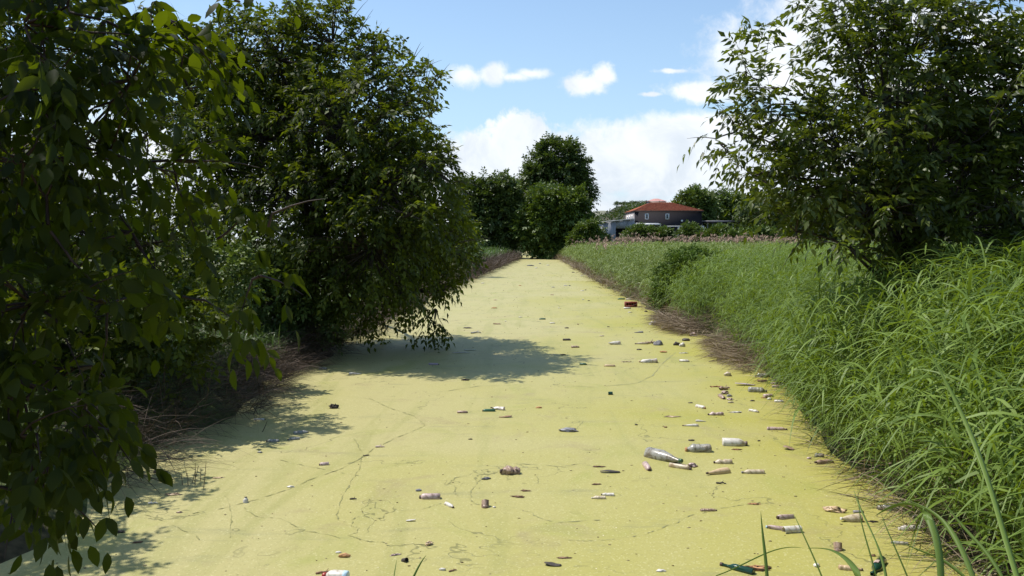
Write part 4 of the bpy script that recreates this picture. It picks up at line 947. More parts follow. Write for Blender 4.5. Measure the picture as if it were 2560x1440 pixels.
B, SC = 'bottle', 'scrap'
LIT = [
 # near field, centre and right
 ('ribbed', 1274, 1180, 50, 26, -168, 'brown', 'crushed_bottle', B, 'crushed brown ribbed bottle lying alone mid-channel, fat end tilted up to the right', .12, .8, 'cap_dark'),
 ('tube', 1075, 1243, 52, 18, 180, 'pink', 'plastic_bottle', B, 'smooth brownish-white bottle lying left of the round brown jar, neck to the left', 0, .15, 'cap_dark'),
 ('milk', 1124, 1264, 20, 11, -55, 'white', 'small_bottle', B, 'tiny pale bottle pointing at the camera between the smooth bottle and the jar', 0, .3, 'cap_dark'),
 ('can', 1213, 1264, 22, 19, 90, 'brown', 'jar', 'jar', 'short round brown jar bobbing upright beside a tiny white ball', .9, .3),
 ('lump', 1236, 1268, 8, 7, 0, 'white', 'foam_ball', 'foam ball', 'tiny white ball just right of the round brown jar', 0, 0),
 ('lump', 1046, 1226, 14, 9, 20, 'grey', 'pebble_float', 'lump', 'small dark grey lump just above the smooth brownish-white bottle', 0, 0),
 ('milk', 614, 1254, 24, 13, 90, 'white', 'upright_bottle', B, 'white bottle standing on end with a black neck sticking up, left side of the channel', 1.35, .1, 'cap_dark'),
 ('tube', 810, 1161, 24, 10, -165, 'pink', 'small_bottle', B, 'small violet-white bottle floating just below the tree shadow at left', 0, .2, 'cap_dark'),
 ('tube', 1222, 1027, 32, 9, 180, 'green', 'plastic_bottle', B, 'slim green bottle touching a crushed pale one in mid-channel', 0, .2),
 ('cone', 1244, 1022, 30, 12, 160, 'white', 'crushed_bottle', B, 'crushed pale bottle leaning over the slim green one', .1, .8),
 ('tube', 1156, 1031, 26, 9, 0, 'brown', 'small_bottle', B, 'small brown bottle left of the slim green one', 0, .3, 'cap_dark'),
 ('flat', 1264, 1042, 33, 8, 0, 'scrapb', 'husk', SC, 'flat brown husk below the crushed pale bottle and the green bottle', 0, 0),
 ('lump', 1421, 1076, 44, 14, -8, 'grey', 'driftwood', 'driftwood', 'weathered grey wedge of wood with a dark underside, alone in mid-channel', 0, 0),
 ('lump', 1347, 1019, 15, 7, 0, 'orange', 'cork', SC, 'small orange cork-like piece in the centre of the channel', 0, 0),
 ('bag', 835, 1018, 22, 15, 0, 'dark', 'rag', 'rag', 'dark rag bunched up at the right of the tree shadow on the left side', 0, 0),
 ('can', 1526, 985, 11, 10, 0, 'bottle_green', 'can', 'can', 'tiny dark green can standing apart in the middle distance', 0, .2),
 ('cone', 1661, 1144, 62, 36, -52, 'clear', 'large_bottle', B, 'large cloudy clear bottle with a green neck pointing down towards the camera', .05, .25, 'green'),
 ('flat', 1632, 1131, 28, 9, 15, 'white', 'paper_flap', 'paper', 'white paper flap stuck behind the large cloudy bottle', 0, 0),
 ('ribbed', 1745, 1124, 65, 27, 180, 'clear', 'ribbed_bottle', B, 'fat ribbed clear bottle full of dirt, rusty neck to the left', 0, .2, 'orange'),
 ('milk', 1837, 1109, 62, 26, -8, 'white', 'milk_bottle', B, 'white milk bottle with a dark brown neck to the right, top of the near cluster', 0, .15, 'cap_dark'),
 ('scrap', 1842, 1123, 20, 8, 0, 'orange', 'orange_scrap', SC, 'crumpled orange scrap against the white milk bottle', 0, 0),
 ('waist', 1807, 1156, 47, 15, 178, 'cream', 'small_bottle', B, 'waisted cream bottle below the fat ribbed one, neck to the left', 0, .3, 'cap_dark'),
 ('tube', 1618, 1168, 24, 15, -88, 'pink', 'small_bottle', B, 'stubby pinkish tub pointing at the camera, left of the large cloudy bottle', 0, .3, 'cap_dark'),
 ('tube', 1701, 1168, 38, 15, -35, 'cream', 'crushed_bottle', B, 'cream bottle touching the green neck of the large cloudy bottle', 0, .5, 'cap_dark'),
 ('bag', 1731, 1164, 22, 14, 0, 'pink', 'crumpled_bag', 'bag', 'crumpled pinkish bag beside the cream bottle of the near cluster', 0, 0),
 ('cone', 1794, 1181, 52, 20, -155, 'tan', 'pointed_bottle', B, 'smooth tan bottle tapering to the lower left', .05, .15, 'cap_dark'),
 ('ribbed', 1882, 1181, 58, 14, 180, 'cream', 'ribbed_bottle', B, 'slim pale bottle with close ribs, rightmost of the near cluster', 0, .15, 'grey'),
 ('scrap', 1498, 1166, 26, 6, 0, 'scrapb', 'leaf_scrap', SC, 'thin brown leaf scrap above the striped dark one', 0, 0),
 ('flat', 1525, 1180, 50, 9, 0, 'dark', 'dark_strip', SC, 'long dark striped strip lying flat left of the stubby tub', 0, 0),
 ('scrap', 1490, 1210, 18, 7, 10, 'scrapb', 'brown_scrap', SC, 'lone brown scrap above the two little ribbed bottles', 0, 0),
 ('ribbed', 1519, 1237, 33, 10, 170, 'white', 'small_bottle', B, 'little white ribbed bottle, upper one of the pair in mid-foreground', 0, .3),
 ('ribbed', 1496, 1245, 36, 10, 178, 'cream', 'small_bottle', B, 'little creamy ribbed bottle, lower one of the pair in mid-foreground', 0, .3, 'cap_white'),
 ('scrap', 1314, 1226, 20, 9, 0, 'scrapb', 'brown_scrap', SC, 'reddish crumb right of the crushed brown bottle, upper of two', 0, 0),
 ('scrap', 1295, 1241, 26, 8, -8, 'scrapb', 'brown_scrap', SC, 'bitten reddish strip below the crushed brown bottle, lower of two', 0, 0),
 ('bag', 1216, 1197, 20, 8, 20, 'grey', 'grey_wad', SC, 'small grey wad left of the crushed brown bottle', 0, 0),
 ('ribbed', 1772, 1276, 42, 9, 0, 'brown', 'spindle_bottle', B, 'thin brown spindle-shaped bottle with ridges and a twig at its left end', 0, .5),
 ('scrap', 1885, 1259, 24, 7, 0, 'orange', 'orange_scrap', SC, 'orange scrap in the open below the slim ribbed bottle', 0, 0),
 ('tube', 1963, 1293, 46, 16, -165, 'pink', 'crushed_bottle', B, 'pinkish crumpled bottle above the open pink and white can', .05, .8, 'cap_dark'),
 ('tube', 1941, 1321, 38, 14, 155, 'pink', 'crushed_bottle', B, 'crushed bottle butting against the left end of the open can', 0, .8, 'blue'),
 ('can', 1981, 1327, 46, 20, 190, 'white', 'drink_can', 'can', 'open white can with violet stains lying on its side', 0, .4),
 ('bag', 2087, 1276, 44, 18, -25, 'tan', 'crumpled_carton', 'carton', 'crumpled tan carton floating above the open round tub', 0, 0),
 ('cone', 2126, 1298, 54, 28, -170, 'cream', 'pointed_bottle', B, 'whitish bottle tapering to a sharp point at its left end', .1, .2, 'cap_white'),
 ('tube', 2146, 1280, 26, 8, 0, 'grey', 'closure_tube', 'cap', 'dark purple cap lying on top of the sharp whitish bottle', 0, .1),
 ('scrap', 2182, 1303, 20, 8, -10, 'dark', 'seed_head', SC, 'dark lacy seed head right of the sharp whitish bottle', 0, 0),
 ('can', 2095, 1371, 24, 20, 75, 'brown', 'open_tub', 'tub', 'open round brown tub floating alone low on the right', 1.0, .4),
 ('glass', 1842, 1421, 56, 20, 140, 'bottle_green', 'glass_bottle', B, 'green glass bottle at the bottom edge with its neck to the upper left', 0, 0),
 ('glass', 2193, 1418, 60, 24, -125, 'bottle_green', 'glass_bottle', B, 'dark glass bottle with a square pale label, neck towards the camera', 0, 0),
 ('ribbed', 2127, 1422, 58, 16, -12, 'tan', 'ribbed_bottle', B, 'tan ribbed bottle partly crossed by a wide blurred reed blade', 0, .3, 'cap_dark'),
 ('scrap', 1893, 1419, 62, 20, 0, 'orange', 'plant_clump', 'plant debris', 'shredded tan plant clump right of the green glass bottle', 0, 0),
 ('lump', 2041, 1414, 18, 13, 30, 'white', 'shell', 'shell', 'small white shell-like piece between the grass blades at the bottom', 0, 0),
 ('tube', 2277, 1322, 62, 17, -178, 'white', 'plastic_bottle', B, 'clean white bottle by the overhanging reeds at lower right', 0, .15, 'cap_white'),
 ('tube', 2249, 1358, 40, 9, 165, 'white', 'plastic_rod', 'tube', 'slim white rod with a violet end lying below the clean white bottle', 0, 0, 'grey'),
 ('milk', 2237, 1270, 88, 27, 178, 'clear', 'large_bottle', B, 'big pale bottle half under the hanging reed leaves at right', 0, .4),
 ('tube', 2297, 1290, 26, 11, 35, 'violet', 'small_bottle', B, 'violet-white bottle end poking out of the reeds below the big pale bottle', 0, .1),
 ('flat', 1382, 1411, 42, 13, -10, 'dark', 'dark_strip', SC, 'dark curled sole-like strip near the bottom centre', 0, 0),
 ('lump', 1652, 1427, 24, 8, 0, 'white', 'foam_chip', 'foam', 'flat white oval chip near the bottom, left of the green glass bottle', 0, 0),
 ('lump', 860, 1390, 28, 16, 0, 'orange', 'orange_foam', 'foam', 'crusty orange foam lump near the bottom left of the channel', 0, 0),
 ('lump', 846, 1381, 14, 7, 0, 'white', 'foam_chip', 'foam', 'small white oval chip touching the crusty orange lump', 0, 0),
 ('bag', 1073, 1360, 18, 13, 45, 'tan', 'tan_wad', SC, 'tan crumpled wad at the end of a long thin seam in the duckweed', 0, 0),
 ('scrap', 989, 1386, 20, 10, 20, 'pink', 'pink_scrap', SC, 'pinkish leaf-shaped scrap left of the small dark cone', 0, 0),
 ('can', 1012, 1402, 16, 12, -40, 'dark', 'bottle_top', 'cap', 'small dark cone with a pale rim near the bottom', .4, .2),
 ('lump', 1106, 1424, 17, 10, 0, 'white', 'shell', 'shell', 'bright white shell left of a short brown twig at the bottom', 0, 0),
 ('stick', 1132, 1427, 20, 5, 25, 'scrapb', 'twig', 'twig', 'short brown twig right of the bright white shell', 0, 0),
 ('stick', 812, 1432, 44, 6, 15, 'scrapb', 'driftwood', 'driftwood', 'brown stick resting behind the white and blue flask', 0, 0),
 ('lump', 727, 1217, 20, 7, 0, 'white', 'foam_chip', 'foam', 'white chip in the open left half of the channel', 0, 0),
 ('flat', 1027, 1302, 24, 5, 5, 'white', 'white_strip', SC, 'thin white strip with a brown tail inside the looping seam', 0, 0),
 ('bag', 302, 1330, 19, 9, 10, 'dark', 'dark_wad', SC, 'dark wad near the lower left shadow, left of the curled brown one', 0, 0),
 ('scrap', 344, 1355, 20, 10, 20, 'scrapb', 'curled_leaf', SC, 'curled brown leaf right of the dark wad at lower left', 0, 0),
 ('lump', 448, 1281, 15, 6, 10, 'brown', 'brown_chip', SC, 'small brown chip below the dry stalks on the left', 0, 0),
 ('stick', 383, 1259, 24, 5, -5, 'white', 'white_strip', SC, 'thin bluish-white strip by the left shore', 0, 0),
 ('scrap', 432, 1235, 34, 9, 0, 'tan', 'tan_scrap', SC, 'flaky tan scrap between the left shore and the dry stalks', 0, 0),
 ('scrap', 545, 1194, 20, 6, 15, 'tan', 'tan_scrap', SC, 'tan sliver just right of the dry stalks', 0, 0),
 ('stick', 883, 1248, 17, 5, 0, 'dark', 'dark_twig', 'twig', 'tiny dark forked twig in the left-centre foreground', 0, 0),
 ('stick', 950, 1118, 22, 5, 0, 'pink', 'pink_twig', 'twig', 'thin pinkish twig lying on a long straight seam', 0, 0),
 ('scrap', 916, 1138, 14, 6, 30, 'dark', 'dark_crumb', SC, 'dark crumb just below the thin pinkish twig', 0, 0),
 # in the shadow of the left trees
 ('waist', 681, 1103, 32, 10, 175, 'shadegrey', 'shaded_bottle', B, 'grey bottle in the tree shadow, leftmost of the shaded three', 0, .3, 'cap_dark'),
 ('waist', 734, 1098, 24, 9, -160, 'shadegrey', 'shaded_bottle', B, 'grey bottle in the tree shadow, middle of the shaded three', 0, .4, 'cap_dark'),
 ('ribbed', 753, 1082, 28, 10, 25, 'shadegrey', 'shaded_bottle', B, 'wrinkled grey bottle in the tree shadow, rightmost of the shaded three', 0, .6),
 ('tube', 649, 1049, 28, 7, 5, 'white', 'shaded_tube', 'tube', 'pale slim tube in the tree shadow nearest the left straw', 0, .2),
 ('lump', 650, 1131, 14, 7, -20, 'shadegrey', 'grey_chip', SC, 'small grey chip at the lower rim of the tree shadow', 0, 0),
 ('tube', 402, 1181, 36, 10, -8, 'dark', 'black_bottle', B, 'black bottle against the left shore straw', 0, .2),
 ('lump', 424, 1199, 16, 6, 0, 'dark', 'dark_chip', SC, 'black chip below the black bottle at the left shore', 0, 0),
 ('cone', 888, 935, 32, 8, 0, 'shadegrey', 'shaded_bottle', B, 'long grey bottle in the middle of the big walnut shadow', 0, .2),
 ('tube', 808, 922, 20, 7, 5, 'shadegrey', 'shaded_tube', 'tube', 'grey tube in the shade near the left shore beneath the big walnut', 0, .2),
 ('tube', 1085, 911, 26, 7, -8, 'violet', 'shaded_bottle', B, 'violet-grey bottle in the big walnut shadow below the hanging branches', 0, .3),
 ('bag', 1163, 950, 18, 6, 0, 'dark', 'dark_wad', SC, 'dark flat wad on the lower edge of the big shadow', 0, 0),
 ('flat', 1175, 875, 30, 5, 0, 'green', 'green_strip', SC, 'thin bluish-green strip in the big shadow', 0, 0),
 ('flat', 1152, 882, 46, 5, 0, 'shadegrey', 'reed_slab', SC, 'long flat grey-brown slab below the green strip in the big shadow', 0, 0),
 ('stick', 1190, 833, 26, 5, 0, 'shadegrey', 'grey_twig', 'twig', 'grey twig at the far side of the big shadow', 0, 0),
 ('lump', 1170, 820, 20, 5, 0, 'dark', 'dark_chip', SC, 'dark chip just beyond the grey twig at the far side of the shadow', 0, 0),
 ('tube', 1438, 868, 20, 7, 5, 'brown', 'small_bottle', B, 'small brown bottle at the pointed right tip of the big shadow', 0, .3),
 ('lump', 1408, 887, 13, 5, 0, 'dark', 'dark_chip', SC, 'dark chip inside the right tip of the big shadow', 0, 0),
 ('tube', 1417, 850, 20, 7, 5, 'dark', 'small_bottle', B, 'small dark bottle just above the right tip of the big shadow', 0, .3),
 # middle distance, right of centre
 ('tube', 1458, 911, 18, 7, -8, 'green', 'small_bottle', B, 'little green bottle right of the big shadow', 0, .1),
 ('tube', 1524, 915, 28, 7, 175, 'tan', 'small_bottle', B, 'little tan bottle right of the little green one', 0, .3),
 ('scrap', 1565, 904, 20, 5, 0, 'tan', 'tan_sliver', SC, 'tan sliver left of the white bulging bag', 0, 0),
 ('cone', 1620, 904, 46, 15, 178, 'white', 'crushed_bottle', B, 'bulging white bottle with a thin brown neck to the left, mid-distance', 0, .7, 'tan'),
 ('cone', 1536, 859, 30, 14, -172, 'white', 'pointed_bottle', B, 'white cone-shaped bottle pointing left, near the shadow tip', .12, .4),
 ('cone', 1603, 859, 32, 9, 180, 'cream', 'crushed_bottle', B, 'cream bottle joined to a dark strip, left of the dark grey cone', 0, .5),
 ('stick', 1626, 858, 24, 7, 0, 'brown', 'dark_strip', SC, 'dark brown strip between the cream bottle and the dark grey cone', 0, 0),
 ('lump', 1645, 860, 22, 18, 0, 'grey', 'grey_cone', 'lump', 'dark grey cone-like lump at the right end of the dark strip', 0, 0),
 ('lump', 1692, 861, 16, 14, 0, 'dark', 'black_lump', 'lump', 'round black lump left of a small white scrap', 0, 0),
 ('bag', 1706, 864, 12, 16, 0, 'white', 'white_scrap', SC, 'ragged white and grey scrap right of the round black lump', 0, 0),
 ('lump', 1714, 850, 19, 12, 0, 'dark', 'dark_block', 'lump', 'dark brown block near the straw, above the round black lump', 0, 0),
 ('lump', 1598, 874, 15, 5, 0, 'dark', 'dark_chip', SC, 'small dark chip below the cream bottle', 0, 0),
 ('lump', 1659, 880, 17, 8, 0, 'orange', 'orange_chip', SC, 'orange-topped chip above the bulging white bottle', 0, 0),
 ('tube', 1711, 903, 25, 8, -15, 'white', 'white_tube', 'tube', 'clean white tube right of the bulging white bottle', 0, .1),
 ('scrap', 1710, 882, 20, 6, 0, 'white', 'white_scrap', SC, 'torn white scrap between the round black lump and the clean white tube', 0, 0),
 ('bag', 1633, 810, 18, 12, 0, 'white', 'white_bag', 'bag', 'bright white crumpled bag in the right middle distance', 0, 0),
 ('cone', 1597, 831, 22, 6, 180, 'grey', 'grey_cone', B, 'thin dark grey cone left below the bright white bag', 0, 0),
 ('can', 1657, 823, 8, 8, 60, 'cream', 'small_cup', 'cup', 'tiny yellowish cup right below the bright white bag', .8, 0),
 ('ribbed', 1722, 829, 42, 14, 178, 'cream', 'ribbed_bottle', B, 'big yellowish ribbed bottle resting against the dead straw', 0, .2, 'orange'),
 ('lump', 1751, 820, 18, 10, 0, 'white', 'white_box', 'box', 'white box-like piece in the straw above the yellowish ribbed bottle', 0, 0),
 ('bag', 1734, 838, 16, 13, 0, 'pink', 'crumpled_bag', 'bag', 'crumpled silvery bag in front of the yellowish ribbed bottle', 0, 0),
 ('flat', 1692, 820, 18, 4, 0, 'green', 'green_strip', SC, 'tiny green strip left of the yellowish ribbed bottle', 0, 0),
 ('tube', 1553, 748, 18, 5, 178, 'green', 'small_bottle', B, 'small green bottle beyond the red crate', 0, .1),
 ('tube', 1574, 749, 20, 5, -5, 'cream', 'small_bottle', B, 'small cream bottle beyond the red crate', 0, .2),
 ('tube', 1568, 771, 18, 6, 5, 'white', 'small_bottle', B, 'small white bottle in front of the red crate', 0, .2),
 ('lump', 1615, 779, 8, 6, 0, 'dark', 'dark_chip', SC, 'small dark cube right of the red crate', 0, 0),
 ('tube', 1641, 777, 18, 5, 0, 'cream', 'small_bottle', B, 'small cream bottle by the straw right of the red crate', 0, .3),
 ('bag', 1667, 798, 12, 7, 0, 'white', 'white_scrap', SC, 'small white scrap above and right of the bright white bag', 0, 0),
 ('lump', 1595, 737, 8, 5, 0, 'white', 'white_scrap', SC, 'small white scrap in the weeds beyond the red crate', 0, 0),
 ('tube', 1356, 798, 16, 5, 178, 'green', 'small_bottle', B, 'tiny green bottle in the middle of the channel beyond the big shadow', 0, .1),
 ('tube', 1381, 808, 13, 4, 0, 'white', 'small_bottle', B, 'tiny white bottle just right of the tiny green bottle', 0, .1),
 ('lump', 1417, 820, 11, 5, 0, 'dark', 'dark_chip', SC, 'dark chip beyond the tip of the big shadow', 0, 0),
 ('lump', 1243, 810, 18, 4, 0, 'scrapb', 'brown_sliver', SC, 'thin brown sliver beyond the big shadow', 0, 0),
 ('tube', 1505, 840, 12, 4, 0, 'cream', 'small_bottle', B, 'tiny cream bottle beyond the white cone-shaped bottle', 0, .1),
 # right cluster before the reeds
 ('lump', 1819, 937, 19, 17, 0, 'cream', 'round_jug', 'jug', 'round whitish jug alone above the violet foam slab', 0, 0),
 ('waist', 1905, 941, 36, 13, 180, 'clear', 'bent_bottle', B, 'sagging wavy bottle right of the round whitish jug', 0, .9),
 ('flat', 1863, 961, 50, 12, 0, 'violet', 'foam_slab', 'foam', 'flat violet-grey slab above the fat ribbed bottle', 0, 0),
 ('tube', 1906, 953, 24, 7, 0, 'scrapb', 'bark_piece', 'bark', 'reddish bark strip right of the violet slab', 0, .3),
 ('ribbed', 1894, 977, 46, 18, -12, 'clear', 'ribbed_bottle', B, 'fat ribbed bottle touching the reeds under a hanging leaf', 0, .2, 'cap_dark'),
 ('scrap', 1793, 966, 26, 7, 0, 'orange', 'orange_scrap', SC, 'flaky orange scrap left of the tangled heap', 0, 0),
 ('stick', 1812, 973, 28, 9, 20, 'brown', 'brown_bottle', B, 'dark brown piece topping the tangled heap of small litter', 0, 0),
 ('bag', 1812, 983, 20, 12, 20, 'pink', 'crumpled_bag', 'bag', 'crumpled pinkish bag in the middle of the tangled heap', 0, 0),
 ('tube', 1805, 993, 18, 11, -90, 'brown', 'small_bottle', B, 'stubby brown bottle at the lower left of the tangled heap', 0, .3),
 ('lump', 1824, 990, 16, 9, 20, 'grey', 'grey_lump', 'lump', 'grey lump on the right of the tangled heap', 0, 0),
 ('bag', 1825, 999, 14, 8, -20, 'pink', 'torn_cup', 'cup', 'torn pink cup below the grey lump', 0, 0),
 ('lump', 1827, 1006, 14, 8, 0, 'cream', 'cream_lump', 'lump', 'small cream lump at the very bottom of the tangled heap', 0, 0),
 ('tube', 1752, 1018, 16, 10, -60, 'white', 'small_bottle', B, 'small white bottle with an orange cap left of the waisted one', 0, .2, 'orange'),
 ('waist', 1789, 1036, 40, 11, 180, 'pink', 'waisted_bottle', B, 'pinkish waisted bottle in the open, above two slim white tubes', 0, .4),
 ('scrap', 1840, 1030, 26, 6, 0, 'white', 'paper_scrap', 'paper', 'torn white paper right of the pinkish waisted bottle', 0, 0),
 ('cone', 1752, 1053, 26, 7, -5, 'white', 'small_bottle', B, 'slim white tapering bottle, upper of the two below the waisted one', 0, .1),
 ('cone', 1726, 1064, 40, 9, 175, 'white', 'slim_bottle', B, 'long white tube with a thin left tail, lower of the two', 0, .1),
 ('waist', 1885, 1028, 16, 9, -50, 'white', 'small_bottle', B, 'little pearly bottle right of the torn white paper', 0, .3),
 ('lump', 1881, 1002, 11, 6, 0, 'dark', 'dark_lump', 'lump', 'small dark dome between the tangled heap and the reeds', 0, 0),
 ('scrap', 1911, 994, 14, 7, 0, 'orange', 'orange_scrap', SC, 'small orange scrap under the fat ribbed bottle', 0, 0),
 ('tube', 1921, 990, 22, 10, 20, 'pink', 'small_bottle', B, 'pinkish bottle end right of the small orange scrap', 0, .5),
 ('lump', 1923, 998, 12, 9, 0, 'white', 'white_lump', 'lump', 'small white knob below the pinkish bottle end', 0, 0),
 ('tube', 1948, 1004, 24, 8, -10, 'white', 'small_bottle', B, 'white bottle with a brown end under the hanging reed leaves', 0, .2, 'brown'),
 ('lump', 1936, 952, 12, 8, 0, 'white', 'white_lump', 'lump', 'white knob at the reed edge, topmost of the stacked three', 0, 0),
 ('tube', 1936, 959, 20, 7, 0, 'pink', 'small_bottle', B, 'pink bottle at the reed edge, middle of the stacked three', 0, .4),
 ('tube', 1940, 967, 20, 8, 0, 'pink', 'small_bottle', B, 'pale bottle at the reed edge, lowest of the stacked three', 0, .4, 'cap_white'),
 ('ribbed', 1943, 1073, 50, 11, -5, 'pink', 'long_bottle', B, 'long thin pinkish bottle below the hanging reed tips', 0, .2),
 ('flat', 1972, 1121, 26, 14, -30, 'brown', 'dark_shoe', SC, 'dark red curled piece under the reeds right of the milk bottle', 0, 0),
 ('lump', 2048, 1139, 20, 16, 0, 'clear', 'clear_cup', 'cup', 'cloudy round cup end among twigs by the reeds', 0, 0),
 ('waist', 2059, 1156, 44, 14, 200, 'brown', 'brown_bottle', B, 'brown bottle below the cloudy round cup by the reeds', .1, .4),
 ('lump', 2023, 1146, 12, 9, 0, 'pink', 'pink_lump', 'lump', 'small pinkish lump left of the cloudy round cup', 0, 0),
 ('lump', 1897, 1102, 8, 5, 0, 'dark', 'dark_crumb', SC, 'dark crumb right of the milk bottle neck', 0, 0),
 ('lump', 1728, 1101, 15, 6, 0, 'dark', 'dark_crumb', SC, 'dark crumb above the fat ribbed bottle', 0, 0),
 ('lump', 1591, 1062, 8, 5, 0, 'dark', 'dark_crumb', SC, 'dark speck left of the long white tube', 0, 0),
 ('lump', 1664, 1068, 8, 6, 0, 'scrapb', 'brown_crumb', SC, 'brown speck left of the long white tube', 0, 0),
 ('lump', 1176, 1098, 11, 5, 0, 'dark', 'dark_crumb', SC, 'dark crumb above the crushed brown bottle', 0, 0),
 ('lump', 1726, 1007, 13, 4, 0, 'dark', 'dark_sliver', SC, 'dark sliver left of the small white bottle with the orange cap', 0, 0),
 ('scrap', 1680, 1041, 30, 5, 0, 'tan', 'tan_scrap', SC, 'thin tan scrap left of the pinkish waisted bottle', 0, 0),
 ('stick', 1803, 1209, 24, 5, -10, 'dark', 'dark_twig', 'twig', 'thin dark twig below the smooth tan bottle', 0, 0),
 ('scrap', 1410, 1394, 26, 6, 0, 'scrapb', 'brown_scrap', SC, 'flaky brown scrap above the dark sole-like strip', 0, 0),
 ('lump', 2182, 1389, 14, 8, 0, 'scrapb', 'brown_knot', SC, 'knotted brown scrap above the dark glass bottle', 0, 0),
]
for e in LIT:
    k = dict(tilt=e[10], crush=e[11]); 
    if len(e) > 12: k['cap'] = e[12]
    litter(*e[:10], **k)
# far specks down the channel: a few pixels each
for i, (px, py, l, c) in enumerate([(1207, 708, 9, 'white'), (1414, 714, 10, 'white'), (1383, 718, 9, 'grey'), (1456, 727, 9, 'white'), (1380, 737, 10, 'tan'), (1300, 714, 7, 'orange'), (1327, 664, 16, 'grey'), (1370, 663, 9, 'white'),
        (1433, 681, 7, 'dark'), (1454, 690, 8, 'white'), (1488, 696, 6, 'white'), (1238, 750, 9, 'tan'), (1236, 770, 14, 'orange'), (1301, 793, 10, 'white'), (1264, 803, 5, 'white'), (1472, 752, 6, 'dark'), (1464, 725, 5, 'dark'), (1457, 749, 6, 'white'),
        (1340, 670, 8, 'white'), (1350, 659, 6, 'grey'), (1521, 817, 7, 'dark'), (1445, 811, 5, 'scrapb'), (1397, 770, 4, 'white'), (1575, 781, 10, 'white'), (1424, 714, 5, 'grey')]):
    litter('lump', px, py, l, max(3.2, l * .33), 0, c, 'floating_scrap', SC, 'tiny scrap floating far down the channel beyond the walnut shadow', 0, 0, group='tiny scraps far down the channel')

